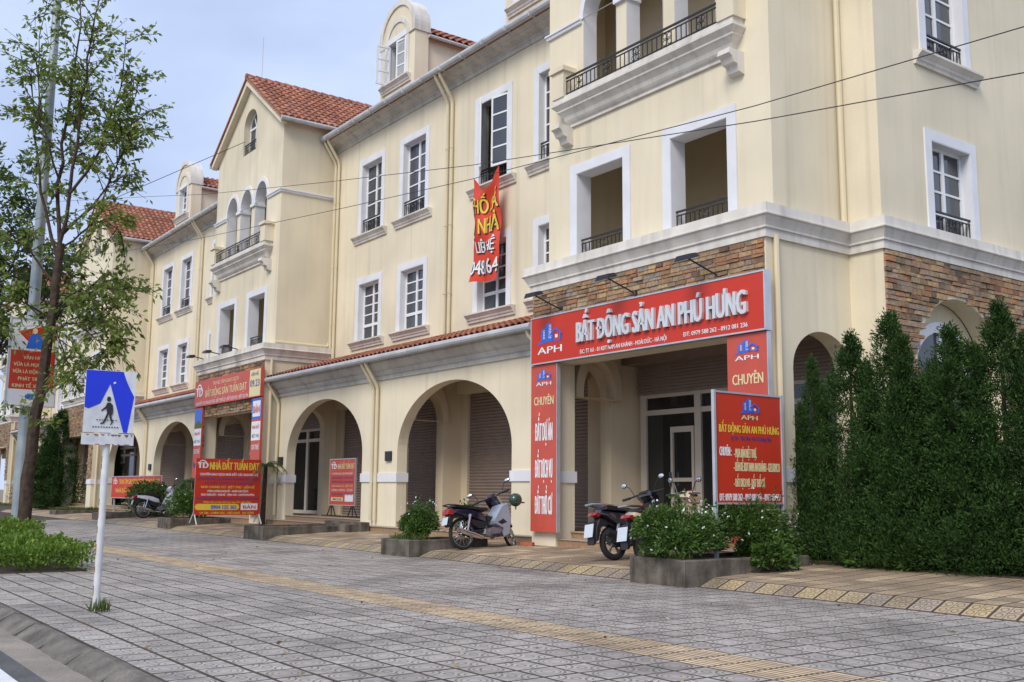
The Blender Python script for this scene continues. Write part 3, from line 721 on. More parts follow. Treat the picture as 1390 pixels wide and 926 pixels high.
# ================================================================== ARCADE HOUSES
ARC = [(0, 4.33), (.05, 4.33), (.05, 4.43), (.1, 4.46), (.13, 4.52), (.13, 4.56), (.22, 4.6), (.3, 4.68), (.36, 4.76), (.36, 4.8), (.41, 4.82), (.41, 4.88), (0, 4.9)]
EAV = [(0, 13.04), (.05, 13.04), (.05, 13.15), (.09, 13.17), (.09, 13.22), (.3, 13.29), (.32, 13.33), (.5, 13.39), (.52, 13.44), (0, 13.5)]
def arcade(cl, cr, m, label, open_mid=False, end=False, open_low=False):
    H = thing('townhouse', label, 'townhouse', ((cl+cr)/2, 13.8, .2), group='cream townhouses in the row')
    x0, x1 = cl+3.2, cr-3.2
    A = [(m-6.75, m-1.58), (m+.4, m+5.6)]
    b = MB(); b.wall(rect(x0, x1, 0, 4.36), [arch(a, e, .1, 2.35, 1.7, 32) for a, e in A], 13.8, .3); b.build('arcade_wall', M['cream'], H)
    for p, q in ((x0, A[0][0]), (A[0][1], A[1][0]), (A[1][1], x1)):
        MB().box(p-(.035 if p > x0 else -.002), q+(.035 if q < x1 else -.002), 13.765, 14.135, 1.54, 1.78).build('belt_course', M['white'], H)
    MB().sweep([(x0+.002, 13.8), (x1-.002, 13.8)], ARC).build('arcade_cornice', M['grey'], H)
    b = MB(); b.prism([(13.36, 4.87), (13.38, 4.93), (15.6, 5.66), (15.6, 5.55), (13.8, 4.9)], x0+.004, x1-.004, 'x')
    rf = b.build('lean_to_roof', M['roof'], H)
    tiled(rf, (x0+.02, 13.33, 4.925), (1, 0, 0), Vector((0, 2.22, .73)), int((x1-x0)/.235), 7, .235, .34)
    MB().tube([(x0+.1, 13.28, 4.86), (x1-.1, 13.28, 4.86)], .085, 10).build('gutter', M['gutter'], H)
    for x, e in ((x0+.12, 0), (m-.86, 0), (m-.64, 0)):
        MB().tube([(x, 13.3, 4.82), (x, 13.36, 4.7), (x, 13.68, 4.2), (x, 13.72, 4.08), (x, 13.72, .5)], .05, 8).build('drainpipe', M['pipe'], H)
    MB().tube([(x1-.3, 13.3, 4.82), (x1-.3, 13.36, 4.68), (x1-.12, 13.66, 4.3)], .05, 8).build('drainpipe', M['pipe'], H)
    for x in (x0+.35, m-.02): MB().box(x-.15, x+.15, 13.74, 13.8, 2.1, 2.36).build('meter_box', M['bplas'], H)
    # porch
    b = MB(); b.box(x0, x1, 13.84, 16.2, .3, .49); b.box(x0, x1, 13.5, 13.84, .1, .35); b.build('porch_floor', M['step'], H)
    b = MB(); b.box(x0, x1, 13.47, 13.8, .35, .372)
    for a, e in A: b.box(a, e, 13.81, 14.1, .49, .512)
    b.build('step_nosing', M['floor'], H)
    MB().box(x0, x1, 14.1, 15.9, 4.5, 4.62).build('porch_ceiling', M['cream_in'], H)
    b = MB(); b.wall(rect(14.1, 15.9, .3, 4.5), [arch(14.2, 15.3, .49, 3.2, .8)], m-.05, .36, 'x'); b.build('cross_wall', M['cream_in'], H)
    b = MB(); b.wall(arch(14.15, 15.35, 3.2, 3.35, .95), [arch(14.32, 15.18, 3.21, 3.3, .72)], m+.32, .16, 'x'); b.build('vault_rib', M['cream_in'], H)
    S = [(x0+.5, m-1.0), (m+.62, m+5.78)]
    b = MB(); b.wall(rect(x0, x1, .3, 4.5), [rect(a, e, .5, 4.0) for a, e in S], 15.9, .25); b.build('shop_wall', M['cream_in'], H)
    for a, e in S:
        f = MB(); z = .5
        while z < 3.98:
            f.add([(a, 15.99, z), (e, 15.99, z), (e, 15.955, z+.05), (a, 15.955, z+.05), (e, 15.99, z+.085), (a, 15.99, z+.085)], [(0, 1, 2, 3), (3, 2, 4, 5)]); z += .085
        f.build('roller_shutter', M['shutter'], H)
        MB().box(a-.05, e+.05, 15.55, 15.895, 3.98, 4.32).build('shutter_box', M['cream_in'], H)
    # upper wall
    l, r = cl+3.1, cr-3.1; XS = [m-4.85, m-2.1, m+2.15, m+4.9]
    holes = [rect(x-.69, x+.69, z0, z1) for x in XS for z0, z1 in ((6.13, 8.04), (9.68, 12.12))]
    b = MB(); b.wall(rect(l, r, 4.4, 13.5), holes, 15.6, .3); b.build('front_wall', M['cream'], H)
    for i, x in enumerate(XS):
        if open_low and i == 3: open_window(H, x, 15.6, 6.13, 1.38, 1.91, 0, .45, 4, 20, 48)
        else: window(H, x, 15.6, 6.13, 1.38, 1.91, 0, .52, 4)
        if i == 2 and open_mid: open_window(H, x, 15.6, 9.68, 1.38, 2.44, .5, .42, 4, 36, 10)
        else: window(H, x, 15.6, 9.68, 1.38, 2.44, .55, .58, 4)
    MB().sweep([(l, 15.6), (r, 15.6)], EAV).build('eaves_cornice', M['grey'], H)
    b = MB().tube([(l+.05, 15.02, 13.47), (r-.02, 15.02, 13.47)], .1, 10)
    for i in range(14): x = l+.4+i*(r-l-.8)/13; b.box(x-.02, x+.02, 14.9, 15.14, 13.36, 13.5)
    b.build('gutter', M['gutter'], H)
    for x in (l+.18, l+.42, m-.12, m+.12):
        MB().tube([(x, 15.04, 13.42), (x, 15.1, 13.28), (x, 15.47, 12.72), (x, 15.52, 12.58), (x, 15.52, 5.72)], .052, 8).build('drainpipe', M['pipe'], H)
        b = MB()
        for z in (11.2, 8.9, 6.9): b.torus((x, 15.52, z), .056, .012, 'z', 8, 4)
        b.build('pipe_bracket', M['pipe'], H)
    b = MB(); b.prism([(15.06, 13.44), (19.6, 14.35), (24, 13.5), (24, 13.3), (15.1, 13.38)], l, r, 'x'); rf = b.build('roof', M['roof'], H)
    tiled(rf, (l, 15.12, 13.42), (1, 0, 0), Vector((0, 4.5, .9)), int((r-l)/.245), 13, .245, .335)
    MB().box(l, r, 23.6, 23.8, 0, 13.4).build('rear_wall', M['cream'], H)
    for s in (-1, 1):                                            # round-headed dormers
        x = m+s*3.6; yf = 15.72
        b = MB(); b.wall(arch(x-1.12, x+1.12, 13.4, 16.1, 1.12, 24), [rect(x-.53, x+.53, 14.5, 15.9)], yf, .5); b.build('dormer_front', M['cream'], H)
        b = MB(); b.wall(arch(x-1.16, x+1.16, 15.9, 16.1, 1.16, 24), [arch(x-.98, x+.98, 15.91, 16.1, .98, 24)], yf-.05, .6)
        b.wall(arch(x-.78, x+.78, 14.5, 15.9, .78, 24), [arch(x-.62, x+.62, 14.51, 15.9, .62, 24)], yf-.04, .039); b.build('dormer_trim', M['capw'], H)
        b = MB(); b.box(x-1.0, x+1.0, yf+.5, 19.3, 13.5, 15.8); b.build('dormer_body', M['cream'], H)
        b = MB(); b.prism([(x-1.2, 15.75), (x, 16.55), (x+1.2, 15.75), (x+1.2, 15.82), (x, 16.64), (x-1.2, 15.82)], yf+.48, 19.4); df = b.build('dormer_roof', M['roof'], H)
        for q in (-1, 1): tiled(df, (x+q*1.2, yf+.5, 15.82), (0, 1, 0), Vector((-q*1.2, 0, .82)), 14, 4, .25, .34)
        MB().tube([(x+1.22, yf+.45, 15.76), (x+1.22, 18.5, 15.76)], .06, 8).build('gutter', M['gutter'], H)
        if s < 0 and open_mid: open_window(H, x, yf, 14.5, 1.06, 1.4, 0, .02, 3, 100, 8, True, True)
        else: window(H, x, yf, 14.5, 1.06, 1.4, 0, .4, 3)
    if not end: MB().tube([(m+3.6, 16.0, 17.2), (m+3.6, 16.0, 18.6)], .012, 5).build('lightning_rod', M['edge'], H)
    return H
tower(-14.3, 'nearest cream tower house at the right, long red fascia over its porch, stepped side wing', first=True)
arcade(-35.3, -14.3, -24.6, 'arcaded cream house between the two gabled towers, red banner hanging from its window', open_mid=True)
tower(-35.3, 'gabled cream tower house in the middle, tiled roof and three arched loggias above red boards', side_pipe=True, roof_individual=True)
arcade(-56.3, -35.3, -45.6, 'second arcaded cream house, beyond the middle gabled tower, half behind the blue road sign', open_low=True)
tower(-56.3, 'far gabled cream tower house at the left, tiled roof seen through the street tree')
arcade(-77.3, -56.3, -66.6, 'far arcaded cream house glimpsed behind the lamp post and tree trunk', end=True)
tower(-77.3, 'farthest cream tower house at the left edge, mostly hidden by the dark trees')
# ================================================================== SIGNS
def logo_aph(p, x0, x1, z0, z1, word=None, y=-.004):
    """two striped blocks, a gabled house and a swoosh, printed in blue and white"""
    w, h = x1-x0, z1-z0; X = lambda t: x0+w*t; Z = lambda t: z0+h*t
    flat(p, 'print', M['blue'], [(X(.0), Z(0)), (X(.5), Z(.1)), (X(1), Z(.06)), (X(1), Z(.1)), (X(.5), Z(.2)), (X(.12), Z(.14))], y-.001)
    flat(p, 'print', M['blue'], [(X(.16), Z(.16)), (X(.32), Z(.18)), (X(.32), Z(.78)), (X(.16), Z(.7))], y-.0015)
    flat(p, 'print', M['blue'], [(X(.35), Z(.18)), (X(.58), Z(.18)), (X(.58), Z(.9)), (X(.46), Z(1)), (X(.35), Z(.94))], y-.0015)
    b = MB()
    for i in range(9):
        t = .25+i*.075; b.box(X(.47), X(.57), y-.004, y-.003, Z(t), Z(t+.032))
        if t < .68: b.box(X(.24), X(.315), y-.004, y-.003, Z(t), Z(t+.032))
    b.build('print', M['whp'], p)
    b = MB(); T = .045*w
    for q in ([(.5, .36), (.74, .66), (.98, .36)], [(.62, .42), (.62, .16)], [(.93, .42), (.93, .12)]):
        for s, e in zip(q, q[1:]):
            a, c = Vector((X(s[0]), Z(s[1]))), Vector((X(e[0]), Z(e[1]))); n = Vector((-(c-a).y, (c-a).x)).normalized()*T/2
            b.prism([tuple(a+n), tuple(a-n), tuple(c-n), tuple(c+n)], y-.006-.0004*len(b.v), y-.0025)
    b.build('print', M['blue'], p)
    flat(p, 'print', M['whp'], [(X(.72), Z(.22)), (X(.82), Z(.22)), (X(.82), Z(.38)), (X(.72), Z(.38))], y-.003)
    if word: lettering('APH', p, word, x0+w*.02, x1-w*.02, z0-h*.46, z0-h*.12, y, .05)
def logo_td(p, x0, x1, z0, z1, y=-.004):
    cx, cz, r = (x0+x1)/2, (z0+z1)/2, min(x1-x0, z1-z0)/2
    b = MB(); b.wall(arch(cx-r, cx+r, cz, cz+.001, r, 20)[2:], [arch(cx-r*.86, cx+r*.8, cz+.002, cz+.003, r*.8, 20)[2:]], y-.001, .001); b.build('print', M['whp'], p)
    lettering('TD', p, M['whp'], x0+r*.1, x1, z0+r*.3, z1-r*.45, y, .07)
def board(name, label, cat, loc, rz, w, z0, z1, m, frame=True, thick=.05, group=None):
    """sign body in its own frame: x across, z up, printed face at y = 0 facing -y"""
    T = thing(name, label, cat, loc, rz, group, local=True)
    MB().box(-w/2, w/2, .0, thick, z0, z1).build('panel', m, T)
    if frame:
        f = MB(); e = .028
        f.box(-w/2-e, w/2+e, -.012, thick+.01, z1, z1+e); f.box(-w/2-e, w/2+e, -.012, thick+.01, z0-e, z0); f.box(-w/2-e, -w/2, -.012, thick+.01, z0, z1); f.box(w/2, w/2+e, -.012, thick+.01, z0, z1)
        f.build('frame', M['edge'], T)
    return T
# -- main fascia of the near tower
T = board('shop_sign', 'long red fascia sign with raised silver letters over the nearest porch', 'sign', (-14.17, 13.08, 0), 0, 6.3, 3.98, 4.93, M['red'], thick=.14)
ox = 14.17
logo_aph(T, -17.12+ox, -16.28+ox, 4.36, 4.80, M['whp'])
lettering('BẤT ĐỘNG SẢN AN PHÚ HƯNG', T, M['metal'], -15.76+ox, -11.37+ox, 4.27, 4.69, -.002, .045, .06)
lettering('ĐC: TT 161 - 01 KĐT NAM AN KHÁNH - HOÀI ĐỨC - HÀ NỘI', T, M['whp'], -15.72+ox, -13.28+ox, 4.04, 4.125)
lettering('ĐT: 0979 588 262 - 0912 081 236', T, M['whp'], -12.86+ox, -11.38+ox, 4.05, 4.13)
for x in (-16.5, -14.25, -12.15):                                  # arm spotlights above the board
    S = thing('spotlight', {-16.5: 'black arm spotlight at the left end above the long red fascia', -14.25: 'black arm spotlight over the middle of the long red fascia', -12.15: 'black arm spotlight over the right part of the long red fascia'}[x], 'spotlight', (x, 13.22, 5.05), 0, 'spotlights above the fascia', local=True)
    MB().tube([(0, .03, 0), (-.08, -.3, .14), (-.14, -.62, .27)], .016, 6).build('arm', M['bplas'], S)
    MB().box(-.06, .06, -.005, .03, -.06, .06).build('mount', M['bplas'], S)
    h = MB(); h.add([(-.34, -.72, .2), (.06, -.72, .2), (.06, -.5, .27), (-.34, -.5, .27), (-.3, -.7, .3), (.02, -.7, .3), (.02, -.54, .34), (-.3, -.54, .34)], [(3, 2, 1, 0), (4, 5, 6, 7), (0, 1, 5, 4), (1, 2, 6, 5), (2, 3, 7, 6), (3, 0, 4, 7)])
    hd = h.build('lamp_head', M['bplas'], S)
    MB().add([(-.32, -.715, .197), (.04, -.715, .197), (.04, -.51, .262), (-.32, -.51, .262)], [(0, 1, 2, 3)]).build('lens', M['glass'], hd)
# -- tall side panels of the near tower
def side_panel(x0, x1, label, z0=.5, z1=3.94):
    T = board('panel_sign', label, 'sign', ((x0+x1)/2, 13.12, 0), 0, x1-x0, z0, z1, M['redp'], frame=False, thick=.09, group='tall red panels beside the porch')
    w = (x1-x0)/2; h = z1-z0
    MB().box(w, w+.014, -.002, .09, z0, z1).build('frame', M['edge'], T)
    logo_aph(T, -w*.62, w*.62, z1-.33, z1-.1, M['whp'])
    lettering('CHUYÊN', T, M['pale'], -w*.74, w*.78, z1-.84, z1-.66)
    for s, zz in (('ĐẤT DỰ ÁN', 2.36), ('ĐẤT DỊCH VỤ', 1.6), ('ĐẤT THỔ CƯ', .86)): lettering(s, T, M['whp'], -w*.64, w*.7, zz, zz+.38, bold=.022)
    return T
side_panel(-17.38, -16.52, 'tall faded red panel sign on the column left of the nearest porch')
side_panel(-11.88, -11.02, 'tall faded red panel sign on the column right of the nearest porch, half hidden')
# -- freestanding board in the near planter
T = board('board_sign', 'red standing board on two steel posts among the white-flowered bushes', 'sign', (-10.9, 12.5, 0), R(90), 1.5, 1.17, 2.84, M['redd'], thick=.03)
U = lambda y: y-12.5
for x in (-.78, .78): MB().box(x-.022, x+.022, -.02, .035, .2, 2.88).build('post', M['edge'], T)
logo_aph(T, U(12.29), U(12.75), 2.54, 2.79, None); lettering('APH', T, M['pale'], U(12.32), U(12.7), 2.45, 2.52, bold=.05)
lettering('BẤT ĐỘNG SẢN AN PHÚ HƯNG', T, M['yel'], U(11.82), U(13.2), 2.24, 2.36)
lettering('Uy Tín - Tận Tâm - Giá Trị Xứng Tầm', T, M['navy'], U(12.08), U(13.01), 2.13, 2.19)
lettering('CHUYÊN :', T, M['whp'], U(11.82), U(12.08), 1.88, 2.02)
lettering('- MUA BÁN BIỆT THỰ,', T, M['pale'], U(12.14), U(12.65), 1.86, 2.0)
lettering('- LIỀN KỀ KĐT NAM AN KHÁNH - GELEXIMCO', T, M['pale'], U(12.13), U(13.2), 1.65, 1.79)
lettering('- ĐẤT DỊCH VỤ - ĐẤT THỔ CƯ', T, M['pale'], U(12.13), U(12.83), 1.41, 1.54)
lettering('ĐT: 0979 588 262 - 0912 081 236 - 0913 853 567', T, M['whp'], U(11.8), U(13.2), 1.2, 1.31)
# -- boards of the middle tower
T = board('shop_sign', 'red fascia sign with yellow end panel across the middle tower porch', 'sign', (-35.15, 13.08, 0), 0, 6.3, 4.33, 5.28, M['redp'], frame=False, thick=.12)
flat(T, 'print', M['pale'], rect(2.2, 3.12, 4.36, 5.25), -.003)
logo_td(T, -3.0, -2.3, 4.62, 5.16)
lettering('TRUNG TÂM GIAO DỊCH', T, M['pale'], -1.3, 1.2, 5.03, 5.16)
lettering('BẤT ĐỘNG SẢN TUẤN ĐẠT', T, M['pale'], -2.0, 1.95, 4.64, 4.9)
lettering('NHÀ ĐẤT CÁC KHU ĐÔ THỊ - ĐẤT THỔ CƯ - ĐẤT DỊCH VỤ - ĐẤT DỰ ÁN', T, M['whp'], -2.95, 2.1, 4.38, 4.5)
lettering('LIÊN HỆ', T, M['navy'], 2.35, 2.95, 5.05, 5.15, -.007); lettering('09.23', T, M['navy'], 2.27, 3.05, 4.68, 4.92, -.007)
for s in (-1, 1):
    T = board('panel_sign', 'narrow stacked picture panel on the %s column of the middle tower porch' % ('left' if s < 0 else 'right'), 'sign', (-35.15+s*2.78, 13.13, 0), 0, .78, .5, 4.3, M['redp'], frame=False, thick=.07, group='narrow panels on the middle tower')
    if s > 0:
        flat(T, 'print', M['blue'], rect(-.39, .39, 3.6, 4.28), -.003); flat(T, 'print', M['whp'], rect(-.31, .31, 3.68, 4.2), -.006); lettering('BÁN', T, M['red'], -.26, .26, 3.8, 4.05, -.01)
    else:
        flat(T, 'print', M['blue'], rect(-.36, .36, 3.55, 4.25), -.003)
        flat(T, 'print', M['bush'], [(-.36, 3.55), (.36, 3.55), (.36, 3.7), (.05, 3.82), (-.36, 3.68)], -.006)
    flat(T, 'print', M['whp'], rect(-.37, .37, 2.9, 3.52), -.003)
    lettering('NHÀ ĐẤT', T, M['red'], -.3, .3, 3.28, 3.4, -.006); lettering('BIỆT THỰ', T, M['navy'], -.3, .3, 3.0, 3.1, -.006)
    for s2, zz, cc in (('CHO THUÊ', 2.6, 'whp'), ('MUA BÁN', 2.1, 'navy'), ('KÝ GỬI', 1.55, 'whp'), ('TƯ VẤN', 1.05, 'whp')): lettering(s2, T, M[cc], -.3, .3, zz, zz+.17)
for k, x in enumerate((-37.6, -35.9, -34.2)):
    S = thing('spotlight', 'small black floodlight on the middle tower cornice, %s of three' % ('leftmost', 'central', 'rightmost')[k], 'spotlight', (x, 12.98, 6.02), 0, 'floodlights on the middle tower', local=True)
    MB().tube([(0, .1, .08), (0, -.25, .14)], .02, 6).build('arm', M['bplas'], S)
    MB().add([(-.18, -.5, .08), (.18, -.5, .08), (.18, -.24, .1), (-.18, -.24, .1), (-.15, -.46, .17), (.15, -.46, .17), (.15, -.27, .19), (-.15, -.27, .19)], [(3, 2, 1, 0), (4, 5, 6, 7), (0, 1, 5, 4), (1, 2, 6, 5), (2, 3, 7, 6), (3, 0, 4, 7)]).build('lamp_head', M['bplas'], S)
# -- large board facing up the street
T = board('board_sign', 'large red board crowded with writing, standing on white legs by the middle tower', 'sign', (-31.25, 11.87, .05), R(90), 2.2, .5, 2.3, M['red'], frame=False, thick=.04)
T.scale = (.95, .95, .95)
f = MB()
for x in (-1.08, 1.08): f.tube([(x, .03, 2.25), (x, .05, .6), (x+.05, -.12, .2)], .022, 6); f.tube([(x, .05, .6), (x, .4, .25)], .02, 6)
f.build('leg', M['wpole'], T)
logo_td(T, -1.06, -.7, 1.95, 2.25)
lettering('NHÀ ĐẤT TUẤN ĐẠT', T, M['yel'], -.64, 1.02, 1.95, 2.2, bold=.04)
rows = [('CHUYÊN GIAO DỊCH NHÀ ĐẤT CÁC KHU ĐÔ THỊ', 'whp', -.95, 1.0, 1.76, 1.84), ('XUÂN PHƯƠNG - AN KHÁNH - VĂN KHÊ - ĐÔ NGHĨA', 'navy', -1.04, 1.04, 1.62, 1.69), ('AN HƯNG - DƯƠNG NỘI - VÂN CANH', 'navy', -.8, .8, 1.49, 1.555),
        ('NHÀ CHUNG CƯ - BIỆT THỰ - LIỀN KỀ', 'yel', -.9, .9, 1.355, 1.43), ('CÔNG CHỨNG NHÀ ĐẤT - NHẬN LÀM SỔ ĐỎ', 'whp', -.7, .68, 1.23, 1.295), ('TÁCH THỬA ĐẤT - THỪA KẾ - TẶNG CHO - CHUYỂN NHƯỢNG', 'whp', -.9, .9, 1.115, 1.18),
        ('CHUYỂN ĐỔI MỤC ĐÍCH SỬ DỤNG ĐẤT - XIN CẤP PHÉP XÂY DỰNG', 'navy', -1.05, 1.05, .995, 1.06), ('Nhận hồ sơ làm thủ tục vay vốn ngân hàng', 'yel', -.8, .8, .885, .94), ('UY TÍN - CHÍNH XÁC - HIỆU QUẢ - AN TOÀN', 'yel', -.9, .9, .53, .6)]
for s, c, a, e, z0, z1 in rows: lettering(s, T, M[c], a, e, z0, z1)
flat(T, 'print', M['yel'], [(-.98+.1*math.cos(R(t)) if t > 90 else .3+.1*math.cos(R(t)), .755+.1*math.sin(R(t))) for t in (-90, -45, 0, 45, 90)] + [(-.98+.1*math.cos(R(t)), .755+.1*math.sin(R(t))) for t in (90.1, 135, 180, 225, 270)], -.003)
lettering('0904 125 365', T, M['blue'], -.55, .3, .69, .82, -.007, bold=.05)
flat(T, 'print', M['whp'], rect(.45, 1.02, .655, .87), -.003); lettering('BÁN', T, M['red'], .53, .95, .7, .81, -.007)
# -- small stand in the arcade
T = board('stand_sign', 'small red poster stand on black feet inside the left arch of the nearer arcade', 'sign', (-28.75, 14.5, 0), 0, 1.68, .87, 2.24, M['redp'], thick=.03)
for x in (-.7, .7):
    f = MB(); f.box(x-.62, x+.62, -.02, .04, .515, .545)
    for dx in (-.28, 0, .28): f.tube([(x+dx, .01, .54), (x+dx*.12, .01, .87)], .018, 5)
    f.build('foot', M['bplas'], T)
logo_td(T, -.78, -.4, 1.92, 2.18); lettering('NHÀ ĐẤT TUẤN ĐẠT', T, M['pale'], -.32, .78, 1.95, 2.12)
for i, (s, c) in enumerate((('CHUYÊN GIAO DỊCH NHÀ ĐẤT', 'whp'), ('AN KHÁNH - VĂN KHÊ', 'navy'), ('DƯƠNG NỘI - AN HƯNG', 'navy'), ('NHÀ CHUNG CƯ - BIỆT THỰ', 'pale'), ('CÔNG CHỨNG - SỔ ĐỎ', 'whp'), ('TÁCH THỬA - THỪA KẾ', 'navy'))):
    lettering(s, T, M[c], -.7, .7, 1.78-i*.125, 1.845-i*.125)
flat(T, 'print', M['pale'], rect(-.72, .08, .98, 1.09), -.003); lettering('0904 125 365', T, M['black'], -.6, 0, 1.0, 1.07, -.007); flat(T, 'print', M['whp'], rect(.2, .74, .97, 1.18), -.003)
# -- long low banner behind the far hedge
T = board('banner_board', 'long low red banner board with yellow writing behind the far hedge', 'sign', (-46.0, 13.3, 0), 0, 7.2, .9, 1.82, M['redd'], thick=.04)
logo_td(T, -3.4, -2.7, 1.45, 1.78); lettering('TRUNG TÂM GIAO DỊCH BẤT ĐỘNG SẢN TUẤN ĐẠT', T, M['yel'], -2.4, 3.4, 1.5, 1.72); lettering('NHÀ ĐẤT - BIỆT THỰ - LIỀN KỀ', T, M['yel'], -2.9, 2.9, 1.12, 1.32)
for x in (-3.3, 3.3): MB().box(x-.03, x+.03, .04, .1, .1, 1.85).build('post', M['edge'], T)
# -- pedestrian road sign by the kerb
T = thing('road_sign', 'blue square pedestrian crossing sign with peeling film on a white post by the kerb', 'road sign', (-11.75, 3.07, 0), R(85), local=True); T.scale = (.87, .87, .985)
MB().tube([(0, .02, -.05), (0, .02, 2.62)], .043, 14).build('post', M['wpole'], T, True)
MB().box(-.3, .3, -.04, -.03, 1.93, 2.62).build('plate', M['swhite'], T)
MB().box(-.31, .31, -.046, -.034, 1.795, 1.92).build('lower_plate', M['swhite'], T)
flat(T, 'print', M['sblue'], [(-.298, 2.205), (-.25, 2.19), (-.115, 2.25), (-.01, 2.47), (.18, 1.935), (.225, 1.935), (.286, 2.34), (.235, 2.42), (.18, 2.52), (.14, 2.615), (-.298, 2.615)], -.043)
b = MB()                                                           # walking figure and dashes
b.prism([(-.015+.024*math.cos(R(t)), 2.302+.03*math.sin(R(t))) for t in range(0, 360, 30)], -.047, -.045)
b.prism([(-.035, 2.262), (.012, 2.262), (.026, 2.22), (.022, 2.15), (-.028, 2.145), (-.04, 2.2)], -.047, -.045)
b.prism([(-.035, 2.255), (-.05, 2.22), (-.1, 2.175), (-.092, 2.164), (-.04, 2.196), (-.02, 2.22)], -.0484, -.0472)
b.prism([(.012, 2.255), (.034, 2.24), (.042, 2.18), (.038, 2.128), (.026, 2.128), (.026, 2.18), (.01, 2.22)], -.0484, -.0472)
b.prism([(-.028, 2.15), (.0, 2.15), (-.034, 2.07), (-.058, 2.03), (-.1, 2.02), (-.1, 2.034), (-.072, 2.045), (-.05, 2.09)], -.0484, -.0472)
b.prism([(-.006, 2.15), (.022, 2.15), (.03, 2.09), (.05, 2.05), (.026, 2.015), (.014, 2.016), (.03, 2.048), (.006, 2.09)], -.0498, -.0486)
for i in range(10): b.box(-.19+i*.032, -.174+i*.032, -.0475, -.0455, 1.985, 1.997)
for i in range(8): b.box(-.15+i*.032, -.134+i*.032, -.0512, -.05, 2.063, 2.074)
b.build('print', M['black'], T)
flat(T, 'print', M['swhite'], [(.03, 2.47), (.06, 2.485), (.05, 2.5), (.025, 2.49)], -.0445)
b = MB(); r = random.Random(3)
for i in range(26):
    x = r.uniform(-.3, .3); z = 1.913 if i < 18 else 1.8; w = r.uniform(.004, .03); b.prism([(x-w, z-.002), (x+w, z-.002), (x+w*.4, z-r.uniform(.004, .04)), (x-w*.5, z-r.uniform(.004, .014))], -.0478, -.0464) if i < 18 else b.box(x-w, x+w, -.0478, -.0464, z-.004, z+.005)
for i in range(9): z = r.uniform(.1, 1.7); b.box(-.0455-.001, -.04, .005, .02, z, z+r.uniform(.02, .12))
stuff(b.build('rust_marks', M['rust'], T))
# -- lamp post and its slogan board
T = thing('lamp_post', 'tall galvanised lamp post rising behind the street tree', 'lamp post', (-26.85, 5.1, 0), local=True)
MB().tube([(0, 0, 0), (0, 0, 6), (0, 0, 16.5)], [.15, .13, .085], 12).build('pole', M['lpole'], T, True)
MB().box(-.2, .2, -.2, .2, 0, .06).build('base_plate', M['lpole'], T)
MB().tube([(0, 0, 16.4), (0, -1.2, 17), (0, -2.4, 17.1)], .045, 8).build('arm', M['lpole'], T)
MB().ball((0, -2.7, 17.1), .14, .4, .09).build('lamp_head', M['lpole'], T, True)
MB().box(-.17, .17, -.17, .17, 3.85, 3.95).build('clamp', M['lpole'], T)
T = board('slogan_board', 'red and white slogan board fixed high on the lamp post, partly behind the trunk', 'sign', (-26.62, 5.13, 0), R(90), 1.06, 3.24, 5.3, M['whp'], thick=.05)
flat(T, 'print', M['red'], rect(-.5, .49, 3.62, 4.55), -.003)
flat(T, 'print', M['red'], [(-.38, 5.0), (.5, 5.25), (.5, 4.85), (.2, 4.72), (-.15, 4.78)], -.003)
flat(T, 'print', M['blue'], [(-.18, 4.6), (.2, 4.6), (.18, 4.86), (.06, 4.98), (-.1, 4.93)], -.006)
flat(T, 'print', M['pale'], [(.0+.06*math.cos(R(t)), 5.03+.075*math.sin(R(t))) for t in range(0, 360, 45)], -.009)
flat(T, 'print', M['pale'], [(.2, 4.58), (.49, 4.58), (.49, 4.8), (.3, 4.84)], -.0045)
for s, a, e, z in (('VĂN HÓA', -.22, .28, 4.34), ('VỪA LÀ MỤC TIÊU,', -.42, .43, 4.17), ('VỪA LÀ ĐỘNG LỰC', -.43, .43, 4.0), ('PHÁT TRIỂN', -.3, .3, 3.83), ('KINH TẾ XÃ HỘI', -.42, .4, 3.66)): lettering(s, T, M['pale'], a, e, z, z+.085, -.005)
flat(T, 'print', M['blue'], [(-.0+.13*math.cos(R(t)), 3.45+.075*math.sin(R(t))) for t in range(0, 360, 24)], -.003)
# -- cloth banner out of the open window
T = thing('cloth_banner', 'crumpled red cloth banner hanging out of the open window above the arcade', 'banner', (-22.35, 15.36, 8.3), 0)
def drape(u, v):                                                  # u across 0..1, v down 0..1
    top = 9.86 - .5*math.sin(math.pi*min(1, max(0, u)))*(1-v)**3
    if v == 0: pass
    x = -22.86 + u*(1.16+.06*v) - .1*v + (.12*(u-.35))*(1-v)**2*1.5
    z = top + (6.88-top + .1*math.sin(u*5+1)*.4)*v
    y = 15.27 - .12*math.sin(math.pi*u)*(1-v)**2 + .05*math.sin(u*11+v*4) + .04*math.sin(u*5-v*7) + .025*math.sin(v*17+u*6)
    return (x, y, z)
b = MB(); NU, NV = 26, 44
for j in range(NV+1):
    for i in range(NU+1): b.v.append(drape(i/NU, j/NV))
b.f = [(j*(NU+1)+i, j*(NU+1)+i+1, (j+1)*(NU+1)+i+1, (j+1)*(NU+1)+i) for j in range(NV) for i in range(NU)]
b.build('cloth', M['cloth'], T, True)
def on_cloth(p):
    u, v = p[0], 1-p[2]; q = drape(u, v); return (q[0], q[1]-.012+p[1]*.5, q[2])
for s, c, a, e, v0, v1 in (('PHỐ SÁ', 'yel', .03, .97, .35, .18), ('Ọ NHÀ', 'yel', .02, .97, .56, .4), ('LIÊN HỆ', 'whp', .2, .9, .735, .63), ('048164', 'whp', .0, .98, .935, .80)):
    lettering(s, T, M['black'], a+.025, e+.02, 1-v0-.012, 1-v1-.012, 0, .075, 0, True, on_cloth)
    lettering(s, T, M[c], a, e, 1-v0, 1-v1, -.012, .065, 0, True, on_cloth)

